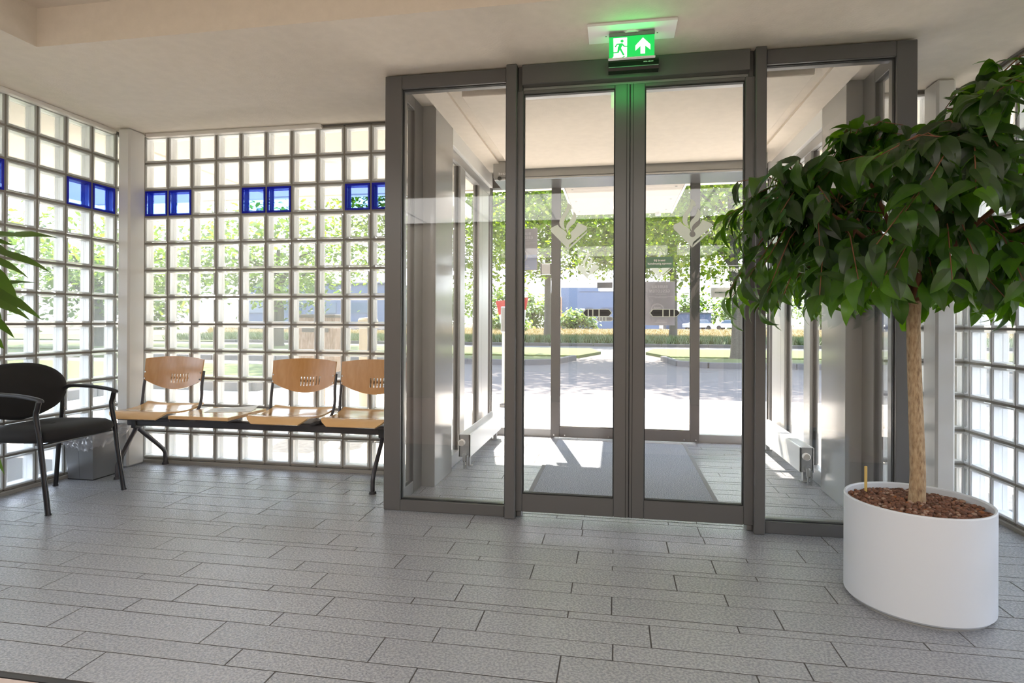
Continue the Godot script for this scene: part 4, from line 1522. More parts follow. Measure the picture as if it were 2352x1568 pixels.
# ------------------------------------------------------------------ dracaena beside the armchair
func dracaena() -> void:
	var at := P(-3.12, 0, 2.12)
	var pot := thing("plant_pot", at, "dark round plant pot standing beside the armchair", "pot")
	var s := tool_()
	lathe(s, [Vector2(0.0, 0.0), Vector2(0.13, 0.0), Vector2(0.16, 0.3), Vector2(0.165, 0.3), Vector2(0.165, 0.33), Vector2(0.15, 0.33), Vector2(0.148, 0.29), Vector2(0.0, 0.29)], Vector3.ZERO, 40)
	put("shell", s, M.black_plastic, pot)
	s = tool_()
	lathe(s, [Vector2(0.149, 0.29), Vector2(0.1, 0.3), Vector2(0.0, 0.302)], Vector3.ZERO, 32)
	put("soil", s, M.soil, pot)
	var o := thing("dracaena_plant", at + Vector3(0, 0.295, 0), "green plant with long arching pointed leaves beside the armchair", "plant")
	var base := o.position
	s = tool_()
	var crown := Vector3(0.02, 1.0, -0.02)
	tube(s, curve([Vector3.ZERO, Vector3(0.02, 0.4, 0.01), Vector3(-0.01, 0.75, 0), crown + Vector3(0, 0.1, 0)], 5), 0.017, 10)
	put("stem", s, M.dracaena_stem, o)
	# leaves: [tip pixel u, v, distance, how high the arch rises, width, where on the stem]
	var list := [[134, 549, 2.36, 0.10, 0.062, 0.96], [118, 630, 2.40, 0.16, 0.05, 0.92], [66, 642, 2.44, 0.16, 0.055, 0.90], [84, 650, 2.30, 0.05, 0.042, 0.80], [97, 738, 2.36, 0.14, 0.05, 0.84], [70, 738, 2.40, 0.12, 0.055, 0.80], [34, 780, 2.32, 0.16, 0.05, 0.72], [10, 805, 2.25, 0.14, 0.06, 0.70], [22, 582, 2.44, 0.1, 0.05, 0.93], [40, 690, 2.20, 0.2, 0.07, 0.86], [4, 735, 2.18, 0.16, 0.06, 0.86], [11, 1094, 2.42, 0.2, 0.04, 0.40], [30, 566, 2.22, 0.08, 0.06, 1.0]]
	for e in list:
		var tip := pixel(e[0], e[1], e[2]) - base
		_long_leaf(o, Vector3(crown.x, crown.y * e[5], crown.z), tip, e[3], e[4])
	for k in 12:
		var a := 1.6 + k * 0.36
		var l := rng.randf_range(0.3, 0.42)
		var b := Vector3(crown.x, rng.randf_range(0.7, 1.05), crown.z)
		_long_leaf(o, b, b + Vector3(-cos(a - 1.57) * l * 0.8, rng.randf_range(-0.2, 0.12), sin(a - 1.57) * l), 0.14, 0.05)


func _long_leaf(o: Node3D, from: Vector3, tip: Vector3, arch: float, width: float) -> void:
	var s := tool_()
	var n := 14
	var mids := []
	for i in n + 1:
		var t := float(i) / n
		mids.append(from.lerp(tip, t) + Vector3(0, arch * 4.0 * t * (1.0 - t) * (1.0 - 0.3 * t) + 0.06 * arch * sin(t * 7.0), 0))
	for i in n:
		var edge := []
		for q in [i, i + 1]:
			var t := float(q) / n
			var dir: Vector3 = (mids[mini(q + 1, n)] - mids[maxi(q - 1, 0)]).normalized()
			var side := dir.cross(Vector3(0.25, 1, 0.35).normalized()).normalized()
			var up := side.cross(dir)
			var w := width * 0.95 * pow(sin(PI * clampf(0.06 + 0.94 * pow(t, 0.85), 0, 1)), 0.7)
			if q == n:
				w = 0.0
			var wv := 0.12 * w * sin(t * 22.0)
			edge.append([mids[q] + side * w + up * (w * 0.28 + wv), mids[q], mids[q] - side * w + up * (w * 0.28 - wv), up])
		var a: Array = edge[0]
		var b: Array = edge[1]
		for h in [0, 2]:
			tri(s, a[1], b[1], b[h], a[3], b[3], b[3])
			tri(s, a[1], b[h], a[h], a[3], b[3], a[3])
	put("leaf", s, M.dracaena, o)


# ------------------------------------------------------------------ exit sign and door sensor
func exit_sign() -> void:
	var o := thing("exit_sign", P(0.068, CEIL, 2.86), "lit green exit sign with running figure and arrow under a white ceiling plate", "sign")
	var s := tool_()
	cb(s, Vector3(0, -0.006, 0), Vector3(0.408, 0.012, 0.178), 0.001)
	put("ceiling_plate", s, M.plate_white, o)
	for x in [-0.12, 0.12]:
		s = tool_()
		tube(s, [Vector3(x, -0.0125, -0.02), Vector3(x, -0.011, -0.02)], 0.004, 8)
		put("screw", s, M.ink, o)
	s = tool_()
	tube(s, [Vector3(0, -0.012, -0.01), Vector3(0, -0.022, -0.01)], 0.045, 24)
	put("hub", s, M.plate_white, o)
	s = tool_()
	cb(s, Vector3(0, -0.026, 0.012), Vector3(0.212, 0.018, 0.022), 0.002)
	put("top_bar", s, M.exit_grey, o)
	s = tool_()
	cb(s, Vector3(0, -0.085, 0.012), Vector3(0.21, 0.1, 0.012), 0.001)
	var pn := put("panel", s, M.exit_green, o)
	s = tool_()
	cb(s, Vector3(0, -0.138, 0.012), Vector3(0.218, 0.006, 0.016), 0.001)
	put("bottom_rail", s, M.plate_white, o)
	# pictogram: traced from the photograph, x 715..1498, y 440..820 of a 2352-wide zoom
	var k := 0.21 / 783.0
	var to := func(list: Array) -> PackedVector2Array:
		var out := PackedVector2Array()
		for q in list:
			# undo the tilt of the sign in the zoom
			out.append(Vector2((q[0] - 1106.0) * k, -(q[1] + (q[0] - 1106.0) * 0.055 - 612.0) * k - 0.086))
		return out
	var z := 0.0188
	s = tool_()
	prism(s, to.call([[788, 462], [1028, 452], [1026, 785], [1000, 805], [770, 815], [795, 780]]), Transform3D(Basis(), Vector3(0, 0, z)), 0.0006)
	put("door_symbol", s, M.exit_white, o)
	s = tool_()
	prism(s, to.call([[1300, 458], [1428, 580], [1428, 672], [1338, 600], [1338, 738], [1258, 742], [1258, 606], [1170, 690], [1170, 600]]), Transform3D(Basis(), Vector3(0, 0, z)), 0.0006)
	put("arrow_symbol", s, M.exit_white, o)
	s = tool_()
	var head := []
	for i in 16:
		head.append([940 + 27 * cos(TAU * i / 16.0), 515 + 25 * sin(TAU * i / 16.0)])
	for poly in [head, [[848, 560], [945, 553], [985, 598], [1030, 600], [1030, 618], [975, 618], [945, 590], [922, 640], [985, 762], [955, 766], [902, 672], [882, 722], [770, 730], [748, 745], [762, 715], [858, 706], [866, 630], [888, 582], [858, 582], [828, 624], [812, 614]], [[930, 805], [975, 780], [1000, 782], [960, 806]]]:
		prism(s, to.call(poly), Transform3D(Basis(), Vector3(0, 0, z + 0.0006)), 0.0006)
	put("figure_symbol", s, M.exit_green, o)
	for e in [[0.026, 0.0, false], [-0.002, PI, true]]:
		var l := AreaLight3D.new()
		l.name = "sign_light"
		l.area_size = Vector2(0.2, 0.1)
		l.light_color = Color(0.25, 1.0, 0.45)
		l.light_energy = 0.006
		l.shadow_enabled = true
		l.set("area_range", 12.0)
		l.set("area_attenuation", 2.0)
		l.position = Vector3(0, -0.085, e[0])
		l.rotation.y = 0.0 if e[2] else PI
		o.add_child(l, true)
	# motion sensor on the header
	var d := thing("door_sensor", P(0.083, 2.385, 3.12), "glossy black motion sensor on the header over the inner doors", "sensor")
	s = tool_()
	prism(s, PackedVector2Array([Vector2(-0.022, 0.03), Vector2(0.012, 0.03), Vector2(0.03, 0.012), Vector2(0.034, -0.012), Vector2(0.024, -0.03), Vector2(-0.022, -0.03)]), Transform3D(Basis(Vector3.UP, -PI / 2), Vector3(-0.127, 0, 0)), 0.254)
	put("housing", s, M.sensor_black, d)
	s = tool_()
	cb(s, Vector3(0, -0.016, 0.031), Vector3(0.25, 0.003, 0.01))
	put("lens_edge", s, M.steel, d)
	text("lettering", "ASSA ABLOY", 0.0062, M.plate_white, d, Transform3D(Basis(Vector3.RIGHT, -0.15), Vector3(0.075, 0.004, 0.0345)))


# ------------------------------------------------------------------ luminous ceiling over the back of the hall, behind the camera
func ceiling_lamps() -> void:
	var o := thing("ceiling_lamp", P(-0.8, CEIL, -0.72), "long luminous white ceiling field of six panels over the back of the hall", "lamp")
	var s := tool_()
	for i in 6:
		s = tool_()
		cb(s, Vector3(-2.25 + i * 0.9, -0.006, 0), Vector3(0.87, 0.012, 1.62))
		put("lamp_diffuser", s, M.lamp_glow, o)
	for i in 7:
		s = tool_()
		cb(s, Vector3(-2.7 + i * 0.9, -0.009, 0), Vector3(0.03, 0.018, 1.62))
		put("frame_bar", s, M.lamp_frame, o)
	for z in [-0.825, 0.825]:
		s = tool_()
		cb(s, Vector3(0, -0.009, z), Vector3(5.43, 0.018, 0.03))
		put("frame_bar", s, M.lamp_frame, o)
	var l := AreaLight3D.new()
	l.name = "lamp_light"
	l.area_size = Vector2(5.36, 1.6)
	l.light_color = Color(0.96, 0.98, 1.0)
	l.light_energy = LAMP
	l.shadow_enabled = true
	l.set("area_range", 12.0)
	l.set("area_attenuation", 2.0)
	l.position = Vector3(0, -0.02, 0)
	l.rotation.x = -PI / 2
	o.add_child(l, true)


# ------------------------------------------------------------------ ground outside
func slab(called: String, label: String, poly: Array, y: float, m: Material, thick := 0.1) -> MeshInstance3D:
	# poly: [x, d] corners of a flat piece of ground
	var p := PackedVector2Array()
	for q in poly:
		p.append(Vector2(q[0], q[1]))
	var s := tool_()
	prism(s, p, Transform3D(Basis(Vector3.RIGHT, Vector3(0, 0, -1), Vector3.UP), Vector3(0, y, 0)), thick)
	var o := put(called, s, m)
	tag(o, label, "ground", "", "structure")
	return o


func ground() -> void:
	slab("side_paving", "purple-grey brick paving along the armchair side of the building", [[-60, -20], [-3.8, -20], [-3.8, 3.93], [-60, 3.93]], OUT, M.brick_paving)
	slab("side_paving", "purple-grey brick paving along the ficus side of the building", [[60, -20], [2.2, -20], [2.2, 3.93], [60, 3.93]], OUT, M.brick_paving)
	slab("paving_front", "pale sunlit paving right in front of the porch", [[-60, 3.93], [60, 3.93], [60, 8.7], [-60, 8.7]], OUT, M.paving)
	slab("brick_forecourt", "darker brick paving of the forecourt under the trees up to the road", [[-60, 8.7], [60, 8.7], [60, 23.4], [-60, 23.4]], OUT, M.brick_paving)
	slab("lawn", "mown lawn strip nearest the forecourt on the bollard side", [[-60, 14.9], [-2.3, 14.9], [-1.6, 15.4], [-1.25, 17.2], [-60, 17.2]], OUT + 0.09, M.lawn, 0.12)
	slab("lawn", "mown lawn strip along the road on the bollard side", [[-60, 18.0], [-1.1, 18.0], [-0.5, 20.5], [-1.0, 23.2], [-60, 23.2]], OUT + 0.09, M.lawn, 0.12)
	slab("lawn", "mown lawn strip nearest the forecourt round the big tree", [[60, 14.9], [2.2, 14.9], [1.6, 15.4], [1.4, 17.4], [60, 17.4]], OUT + 0.09, M.lawn, 0.12)
	slab("lawn", "mown lawn strip along the road behind the big tree", [[60, 18.0], [1.6, 18.0], [1.0, 20.5], [1.4, 23.2], [60, 23.2]], OUT + 0.09, M.lawn, 0.12)
	slab("lawn", "wide mown lawn beyond the side glass block wall", [[-60, -15], [-7.4, -15], [-7.4, 8.4], [-5.6, 8.4], [-5.2, 12.6], [-60, 12.6]], OUT + 0.08, M.lawn, 0.11)
	slab("lawn", "wide mown lawn beyond the glass blocks on the ficus side", [[60, -15], [7.5, -15], [7.5, 12.4], [60, 12.4]], OUT + 0.08, M.lawn, 0.11)
	slab("road", "grey asphalt road crossing behind the lawns", [[-90, 23.4], [90, 23.4], [90, 27.2], [-90, 27.2]], OUT, M.asphalt)
	slab("verge", "rough green verge beyond the road", [[-120, 27.2], [120, 27.2], [120, 36.0], [-120, 36.0]], OUT + 0.06, M.lawn)
	slab("meadow", "dry golden hay meadow stretching to the blue hall", [[-260, 36.0], [260, 36.0], [260, 300.0], [-260, 300.0]], OUT + 0.07, M.meadow)
	# kerb stones, each laid by itself
	var st := tool_()
	cb(st, Vector3.ZERO, Vector3(0.98, 0.24, 0.14), 0.012)
	var stone := st.commit()
	var runs := [["kerb along the lawn on the bollard side", [[-14.0, 14.83], [-2.3, 14.83], [-1.55, 15.35], [-1.18, 17.2]]], ["kerb along the lawn round the big tree", [[14.0, 14.83], [2.2, 14.83], [1.55, 15.35], [1.33, 17.4]]], ["kerb round the wide lawn beyond the side wall", [[-7.33, 0.0], [-7.33, 8.33], [-5.55, 8.33], [-5.13, 12.6]]], ["kerb along the far side of the road", [[-20.0, 27.15], [20.0, 27.15]]]]
	for r in runs:
		var k := thing("kerb", P(r[1][0][0], OUT, r[1][0][1]), "grey stone " + r[0], "kerb", "", "structure")
		for i in r[1].size() - 1:
			var a := P(r[1][i][0], OUT + 0.02, r[1][i][1])
			var b := P(r[1][i + 1][0], OUT + 0.02, r[1][i + 1][1])
			var n := maxi(1, roundi(a.distance_to(b)))
			var dir := (b - a).normalized()
			for q in n:
				var t := Transform3D(Basis(dir, Vector3.UP, dir.cross(Vector3.UP)).scaled_local(Vector3(a.distance_to(b) / n, 1, 1)), a.lerp(b, (q + 0.5) / n) - k.position)
				place("kerb_stone", stone, k, t, M.kerb)


# ------------------------------------------------------------------ canopy over the doors
func canopy() -> void:
	var o := thing("entrance_canopy", P(0.07, 2.4, 6.6), "white box canopy over the entrance outside with lamp and camera", "canopy")
	var s := tool_()
	cb(s, P(0.07, 2.48, 6.6) - o.position, Vector3(1.16, 0.16, 1.7), 0.006)
	put("box", s, M.canopy, o)
	for x in [-0.525, 0.665]:
		s = tool_()
		cb(s, P(x, 2.47, 6.6) - o.position, Vector3(0.02, 0.15, 1.72), 0.003)
		put("side_trim", s, M.plate_white, o)
	for x in [-0.44, 0.58]:
		for d in [6.0, 6.6, 7.2]:
			s = tool_()
			tube(s, [P(x, 2.401, d) - o.position, P(x, 2.397, d) - o.position], 0.012, 8)
			put("rivet", s, M.steel, o)
	s = tool_()
	lathe(s, [Vector2(0.13, 0.0), Vector2(0.13, -0.03), Vector2(0.12, -0.055), Vector2(0.06, -0.07), Vector2(0.0, -0.072)], P(0.06, 2.402, 6.75) - o.position, 28)
	put("bowl_lamp", s, M.plate_white, o)
	s = tool_()
	tube(s, [P(0.5, 2.402, 7.38) - o.position, P(0.5, 2.36, 7.38) - o.position], 0.035, 14)
	put("camera_dome", s, M.radiator_end, o)


func street_furniture() -> void:
	# intercom column at the walk
	var o := thing("intercom_post", P(-1.40, OUT, 7.45), "slim beige intercom post with a silver head outside the porch", "post")
	var s := tool_()
	tube(s, [Vector3(0, 0.05, 0), Vector3(0, 0.95, 0)], 0.034, 14)
	put("shaft", s, M.post_beige, o)
	s = tool_()
	cb(s, Vector3(0.0, 1.12, 0), Vector3(0.09, 0.33, 0.1), 0.01)
	put("head", s, M.steel, o)
	s = tool_()
	cb(s, Vector3(0, 0.025, 0), Vector3(0.11, 0.05, 0.11), 0.006)
	put("base", s, M.kerb, o)
	# letter box on a post, seen through the blocks behind the bench
	o = thing("letter_box", P(-2.9, OUT, 5.5), "weathered brown letter box on a post outside behind the bench", "letter box")
	s = tool_()
	cb(s, Vector3(0, 0.86, 0), Vector3(0.4, 0.54, 0.25), 0.01)
	put("box", s, M.weathered, o)
	s = tool_()
	cb(s, Vector3(0, 1.14, 0), Vector3(0.43, 0.03, 0.29), 0.008)
	put("lid", s, M.kerb, o)
	s = tool_()
	cb(s, Vector3(-0.02, 0.31, 0), Vector3(0.09, 0.62, 0.09), 0.006)
	put("post", s, M.weathered, o)
	s = tool_()
	cb(s, Vector3(0.0, 1.0, 0.128), Vector3(0.28, 0.04, 0.01), 0.003)
	put("slot_flap", s, M.strip_dark, o)
	# pale bollard next to it
	o = thing("bollard", P(-2.45, OUT, 5.6), "pale round bollard outside next to the letter box", "bollard")
	s = tool_()
	lathe(s, [Vector2(0.09, 0.0), Vector2(0.085, 1.02), Vector2(0.1, 1.03), Vector2(0.1, 1.1), Vector2(0.085, 1.12), Vector2(0.0, 1.13)], Vector3.ZERO, 24)
	put("shaft", s, M.post_beige, o)
	# red and white banner on the verge
	o = thing("banner_sign", P(-6.9, OUT, 38.0), "red and white tapering banner sign with lettering on the far verge", "sign")
	s = tool_()
	prism(s, PackedVector2Array([Vector2(-0.85, 2.45), Vector2(1.3, 2.7), Vector2(1.15, 1.9), Vector2(-0.65, 1.55)]), Transform3D(), 0.05)
	put("red_band", s, M.banner_red, o)
	s = tool_()
	prism(s, PackedVector2Array([Vector2(-0.65, 1.55), Vector2(1.15, 1.9), Vector2(0.9, -0.9), Vector2(-0.05, -0.9)]), Transform3D(), 0.05)
	put("white_field", s, M.sign_white, o)
	text("lettering", "KL", 0.55, M.ink, o, Transform3D(Basis(), Vector3(0.1, 1.25, 0.02)))
	s = tool_()
	cb(s, Vector3(0.25, 0.1, 0.01), Vector3(0.5, 0.9, 0.03))
	put("red_figure", s, M.banner_red, o)
	for x in [0.0, 0.85]:
		s = tool_()
		tube(s, [Vector3(x, 0.0, -0.06), Vector3(x, 1.6, -0.06)], 0.03, 8)
		put("pole", s, M.steel, o)


# ------------------------------------------------------------------ trees
func tuft() -> ArrayMesh:
	var s := tool_()
	# two leaflets hinged on the middle rib
	var n1 := Vector3(-0.3, 0.95, 0).normalized()
	var n2 := Vector3(0.3, 0.95, 0).normalized()
	quad(s, Vector3(0, 0, 0), Vector3(-0.32, 0.1, -0.35), Vector3(-0.22, 0.05, -0.8), Vector3(0, -0.05, -1.0), n1)
	quad(s, Vector3(0, 0, 0), Vector3(0.32, 0.1, -0.35), Vector3(0.22, 0.05, -0.8), Vector3(0, -0.05, -1.0), n2)
	return s.commit()


func foliage_cloud(parent: Node3D, mesh: Mesh, centre: Vector3, rad: Vector3, clumps: int, per: int, size: float, spread: float, palette: Array) -> void:
	var xfs := []
	var cols := []
	for c in clumps:
		var dir := Vector3(rng.randfn(), rng.randfn(), rng.randfn()).normalized()
		var cc := centre + dir * rad * pow(rng.randf(), 0.4)
		var tone: Color = palette[rng.randi_range(0, palette.size() - 1)]
		for k in per:
			var p := cc + Vector3(rng.randfn(), rng.randfn() * 0.7, rng.randfn()) * spread
			var b := Basis.from_euler(Vector3(rng.randf_range(-1.0, 0.5), rng.randf() * TAU, rng.randf_range(-0.6, 0.6)))
			xfs.append(Transform3D(b.scaled_local(Vector3.ONE * size * rng.randf_range(0.7, 1.3)), p))
			var j := rng.randf_range(0.75, 1.25)
			cols.append(Color(tone.r * j, tone.g * j, tone.b * j))
	many("foliage", mesh, M.tree_leaf, xfs, cols, parent)


func tree(label: String, x: float, d: float, r: float, h: float, rad: Vector3, clumps: int, per: int, size: float, palette: Array, mesh: Mesh, lean := Vector3.ZERO) -> void:
	var o := thing("tree", P(x, OUT + 0.05, d), label, "tree", "street trees outside")
	var s := tool_()
	var top := Vector3(lean.x * 0.4, h + rad.y * 0.9, lean.z * 0.4)
	tube(s, curve([Vector3(0, 0, 0), Vector3(0, 0.25, 0), Vector3(0.02, 1.4, 0), Vector3(lean.x * 0.2, h, lean.z * 0.2), top], 4), [r * 1.75, r * 1.45, r * 1.25, r * 1.12, r * 1.08, r * 1.04, r, r, r * 0.98, r * 0.95, r * 0.9, r * 0.85, r * 0.75, r * 0.6, r * 0.5, r * 0.4, r * 0.3], 16)
	put("trunk", s, M.bark, o)
	var centre := Vector3(lean.x, h + rad.y * 0.75, lean.z)
	for k in 9:
		var a := TAU * k / 9.0 + rng.randf() * 0.5
		var st := Vector3(lean.x * 0.25, h * rng.randf_range(0.85, 1.3), lean.z * 0.25)
		var en := centre + Vector3(cos(a) * rad.x, rng.randf_range(-0.4, 0.5) * rad.y, sin(a) * rad.z) * 0.8
		s = tool_()
		tube(s, curve([st, st.lerp(en, 0.5) + Vector3(0, 0.35, 0), en], 4), [r * 0.35, r * 0.3, r * 0.26, r * 0.22, r * 0.18, r * 0.15, r * 0.12, r * 0.09, r * 0.06], 6)
		put("branch", s, M.bark, o)
	foliage_cloud(o, mesh, centre, rad, clumps, per, size, 0.42, palette)


func trees() -> void:
	var mesh := tuft()
	var oak := [Color(0.19, 0.28, 0.02), Color(0.27, 0.36, 0.025), Color(0.14, 0.22, 0.022), Color(0.36, 0.42, 0.035)]
	var dark := [Color(0.16, 0.24, 0.09), Color(0.22, 0.3, 0.11), Color(0.26, 0.34, 0.13)]
	tree("big oak with a thick straight trunk on the lawn right outside the planter-side doors", 3.38, 17.6, 0.165, 3.0, Vector3(5.0, 4.4, 3.4), 640, 40, 0.16, oak, mesh, Vector3(-0.6, 0, 0))
	tree("oak with a slender trunk on the far verge behind the bollard-side lawn", -3.98, 34.8, 0.22, 4.4, Vector3(5.5, 3.8, 4.0), 420, 32, 0.26, oak, mesh)
	tree("oak on the far verge behind the closed-office poster", 3.42, 37.0, 0.24, 4.4, Vector3(5.5, 4.0, 4.0), 420, 32, 0.26, oak, mesh)
	tree("oak on the far verge showing between the middle door stiles", 0.12, 45.0, 0.26, 5.4, Vector3(4.5, 3.6, 4.0), 360, 32, 0.26, oak, mesh)
	tree("broad oak on the lawn outside the bench end, branches reaching over the walk", -6.4, 18.6, 0.2, 3.1, Vector3(5.4, 4.4, 3.4), 660, 40, 0.16, oak, mesh, Vector3(1.6, 0, 0))
	tree("dark tree beyond the lawn behind the letter box", -13.5, 22.0, 0.22, 2.2, Vector3(4.0, 1.9, 4.0), 170, 28, 0.22, dark, mesh)
	tree("dark round tree far beyond the bench-side lawn", -20.0, 20.0, 0.25, 1.8, Vector3(4.5, 2.0, 4.5), 170, 28, 0.24, dark, mesh)
	tree("tree beyond the wide lawn outside the side glass wall", -21.0, 11.0, 0.25, 1.6, Vector3(4.5, 2.0, 4.5), 170, 28, 0.24, dark, mesh)
	tree("tree at the far edge of the wide lawn outside the armchair wall", -22.0, 4.0, 0.25, 1.6, Vector3(4.0, 3.4, 4.5), 220, 28, 0.26, oak, mesh)
	tree("tree on the lawn outside the ficus wall", 11.5, 14.5, 0.2, 2.4, Vector3(3.6, 2.6, 3.4), 260, 26, 0.28, oak, mesh)
	tree("tree at the roadside far out on the ficus side", 18.0, 20.0, 0.22, 2.6, Vector3(4.5, 3.2, 4.0), 230, 26, 0.34, oak, mesh)
	# tall grass along the road and the hay behind it
	var blade := tool_()
	for k in 5:
		var b := Basis(Vector3.UP, TAU * k / 5.0)
		var o := b * Vector3(0.12, 0, 0)
		var n := b * Vector3(0, 0.3, 1).normalized()
		tri(blade, o + b * Vector3(-0.03, 0, 0), o + b * Vector3(0.03, 0, 0), o * 1.9 + b * Vector3(0.05, 1.0, 0.02), n, n, n)
	var bm := blade.commit()
	var xfs := []
	var cols := []
	for i in 9000:
		var d := 28.3 + pow(rng.randf(), 1.3) * 5.5
		var x := rng.randf_range(-24, 24)
		var hh := rng.randf_range(0.2, 0.46)
		xfs.append(Transform3D(Basis(Vector3.UP, rng.randf() * TAU).scaled_local(Vector3(1.0, hh, 1.0)), P(x, OUT + 0.05, d)))
		cols.append(Color(0.025, 0.062, 0.012).lerp(Color(0.06, 0.105, 0.025), rng.randf()))
	var tg := many("tall_grass", bm, M.grass_blade, xfs, cols)
	tag(tg, "band of tall green grass along the far side of the road", "grass", "", "stuff")
	xfs = []
	cols = []
	for i in 14000:
		var d := 33.5 + pow(rng.randf(), 1.6) * 50.0
		var x := rng.randf_range(-0.75, 0.75) * d
		xfs.append(Transform3D(Basis(Vector3.UP, rng.randf() * TAU).scaled_local(Vector3(1.6, rng.randf_range(0.15, 0.32), 1.6)), P(x, OUT + 0.06, d)))
		cols.append(Color(0.17, 0.135, 0.07).lerp(Color(0.25, 0.2, 0.12), rng.randf()))
	var hg := many("hay_grass", bm, M.grass_blade, xfs, cols)
	tag(hg, "dry golden grass standing in the meadow", "grass", "", "stuff")


# ------------------------------------------------------------------ far away
func bush(called: String, label: String, x: float, d: float, rad: Vector3, palette: Array, n: int, mesh: Mesh) -> void:
	var o := thing(called, P(x, OUT + 0.05, d), label, "shrub", "shrubs and trees beyond the meadow")
	var s := tool_()
	tube(s, [Vector3.ZERO, Vector3(0.05, rad.y, 0)], [rad.x * 0.05, rad.x * 0.03], 6)
	put("stem", s, M.bark, o)
	foliage_cloud(o, mesh, Vector3(0, rad.y * 0.95, 0), rad, n, 18, rad.x * 0.14 + 0.12, rad.x * 0.14, palette)


func car(label: String, x: float, d: float, turn: float) -> void:
	var o := thing("car", P(x, OUT + 0.05, d), label, "car")
	o.rotation.y = turn
	var s := tool_()
	# side view: x along the car
	var body := PackedVector2Array([Vector2(-2.05, 0.35), Vector2(-2.1, 0.75), Vector2(-2.0, 0.92), Vector2(-1.2, 1.0), Vector2(1.75, 1.0), Vector2(2.05, 0.9), Vector2(2.1, 0.35)])
	prism(s, body, Transform3D(Basis(), Vector3(0, 0, 0.85)), 1.7)
	put("body", s, M.car_paint, o)
	s = tool_()
	prism(s, PackedVector2Array([Vector2(-1.15, 0.99), Vector2(-0.5, 1.45), Vector2(1.2, 1.48), Vector2(1.75, 0.99)]), Transform3D(Basis(), Vector3(0, 0, 0.76)), 1.52)
	put("cabin", s, M.car_glass, o)
	s = tool_()
	prism(s, PackedVector2Array([Vector2(-0.55, 1.44), Vector2(-0.4, 1.5), Vector2(1.1, 1.53), Vector2(1.3, 1.46)]), Transform3D(Basis(), Vector3(0, 0, 0.74)), 1.48)
	put("roof", s, M.car_paint, o)
	for wx in [-1.3, 1.3]:
		for wz in [-0.8, 0.8]:
			s = tool_()
			tube(s, [Vector3(wx, 0.33, wz - 0.1), Vector3(wx, 0.33, wz + 0.1)], 0.33, 18)
			put("wheel", s, M.tyre, o)


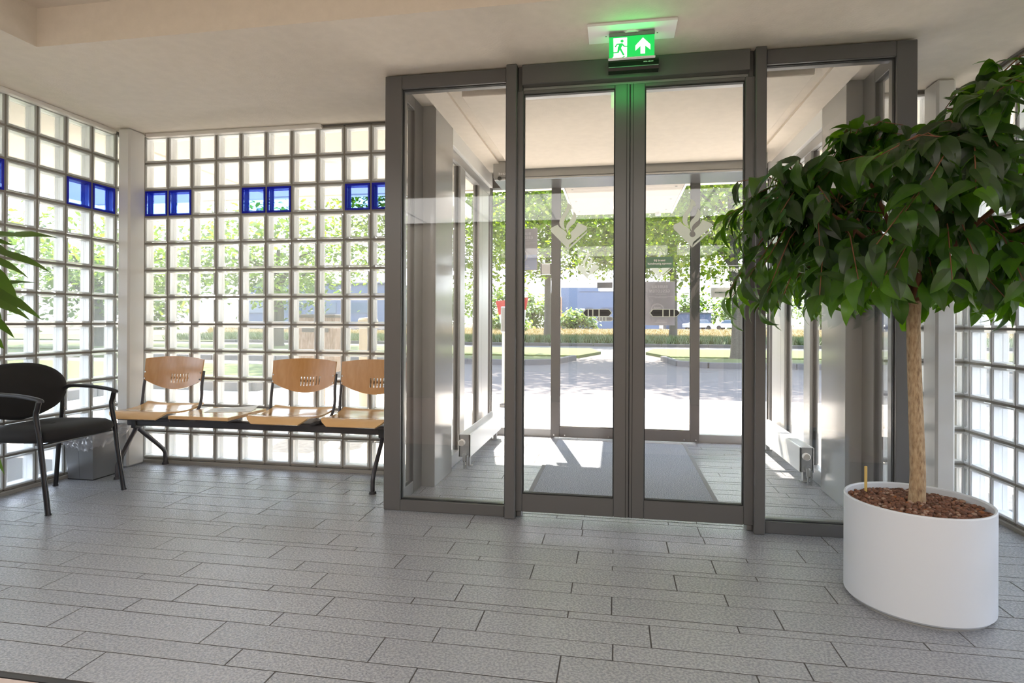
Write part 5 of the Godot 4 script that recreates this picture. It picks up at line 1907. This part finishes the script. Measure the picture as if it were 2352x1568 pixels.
func far_things() -> void:
	var mesh := tuft()
	var pale := [Color(0.24, 0.3, 0.14), Color(0.3, 0.36, 0.18), Color(0.2, 0.28, 0.12)]
	var mid := [Color(0.12, 0.19, 0.06), Color(0.17, 0.24, 0.08), Color(0.22, 0.28, 0.1)]
	# blue hall
	var o := thing("blue_hall", P(-3.0, OUT, 96.0), "plain blue clad hall far beyond the meadow", "building")
	var s := tool_()
	cb(s, Vector3(2.0, 3.0, -8), Vector3(15.5, 6.0, 16))
	put("wall", s, M.blue_cladding, o)
	s = tool_()
	cb(s, Vector3(-2.8, 3.3, -7.9), Vector3(6.0, 6.8, 15.7))
	put("taller_bay", s, M.blue_cladding, o)
	s = tool_()
	cb(s, Vector3(-5.9, 2.6, 0.02), Vector3(0.5, 5.2, 0.2))
	put("brick_pier", s, M.brick_red, o)
	for e in [[-1.2, 3.2, 1.1], [1.6, 3.2, 1.8]]:
		s = tool_()
		cb(s, Vector3(e[0], e[1], 0.03), Vector3(e[2], 0.6, 0.1))
		put("window", s, M.blue_cladding_dark, o)
	s = tool_()
	cb(s, Vector3(3.5, 6.05, -8), Vector3(12.6, 0.12, 16.1))
	put("roof_edge", s, M.blue_cladding_dark, o)
	o = thing("low_shed", P(11.5, OUT, 98.5), "low dark blue shed beside the blue hall", "building")
	s = tool_()
	cb(s, Vector3(0, 1.3, -3), Vector3(7.0, 2.6, 6))
	put("wall", s, M.blue_cladding_dark, o)
	s = tool_()
	cb(s, Vector3(0, 2.66, -3), Vector3(7.2, 0.14, 6.3))
	put("roof", s, M.kerb, o)
	# another hall seen through the blocks behind the bench
	o = thing("grey_blue_hall", P(-34.0, OUT, 62.0), "pale grey-blue hall seen behind the bench-side trees", "building")
	s = tool_()
	cb(s, Vector3(0, 2.6, -6), Vector3(18.0, 5.2, 12))
	put("wall", s, M.blue_cladding, o)
	s = tool_()
	cb(s, Vector3(0, 5.3, -6), Vector3(18.4, 0.2, 12.4))
	put("roof_edge", s, M.blue_cladding_dark, o)
	for k in 4:
		s = tool_()
		cb(s, Vector3(-6.5 + k * 4.2, 2.6, 0.03), Vector3(2.4, 1.2, 0.1))
		put("window", s, M.car_glass, o)
	car("pale silver car parked beyond the meadow beside the far shrubs", 12.2, 93.0, 0.35)
	car("silver car parked beyond the meadow nearest the big oak trunk", 16.8, 93.0, -0.5)
	bush("shrub", "pale rounded shrub in front of the blue hall", -5.6, 84.0, Vector3(2.9, 1.3, 2.0), pale, 70, mesh)
	bush("shrub", "yellow-green shrub left standing in the meadow near the banner", -12.0, 66.0, Vector3(2.6, 1.1, 2.0), pale, 60, mesh)
	var spots := [[14.0, 108.0, 3.6, 3.4, 0, "rounded tree behind the parked cars"], [20.5, 104.0, 4.2, 3.2, 1, "wide grey-green tree behind the parked cars"], [27.0, 112.0, 4.8, 4.6, 0, "tall tree far beyond the big oak"], [33.0, 104.0, 4.4, 3.4, 1, "pale tree far out on the planter side"], [40.0, 110.0, 5.2, 4.8, 0, "tree at the far planter-side field edge"], [-13.0, 92.0, 3.8, 3.2, 1, "pale tree beside the blue hall"], [-19.5, 98.0, 4.6, 4.0, 0, "tree far behind the banner sign"], [-26.0, 90.0, 4.4, 4.2, 1, "tree far behind the bollard-side lawn"], [-34.0, 96.0, 5.0, 4.8, 0, "tree at the far bench-side field edge"], [-45.0, 80.0, 5.0, 4.6, 0, "tree far out behind the bench"], [-54.0, 60.0, 5.4, 5.0, 0, "tree far out behind the corner column"], [-50.0, 36.0, 5.0, 4.6, 0, "tree far out behind the armchair"], [-46.0, 22.0, 5.0, 4.4, 1, "pale tree far out behind the armchair"], [-44.0, 8.0, 5.0, 4.6, 0, "tree farthest out beyond the wide side lawn"], [46.0, 70.0, 5.4, 5.0, 0, "tree far out behind the ficus"], [36.0, 40.0, 4.6, 4.2, 0, "tree beyond the road behind the ficus"], [30.0, 24.0, 4.2, 4.0, 1, "pale tree on the lawn far behind the ficus"], [28.0, 10.0, 4.2, 4.0, 0, "tree beyond the lawn outside the ficus wall"]]
	for e in spots:
		bush("field_tree", e[5], e[0], e[1], Vector3(e[2], e[3], e[2] * 0.8), mid if e[4] == 0 else pale, 75, mesh)
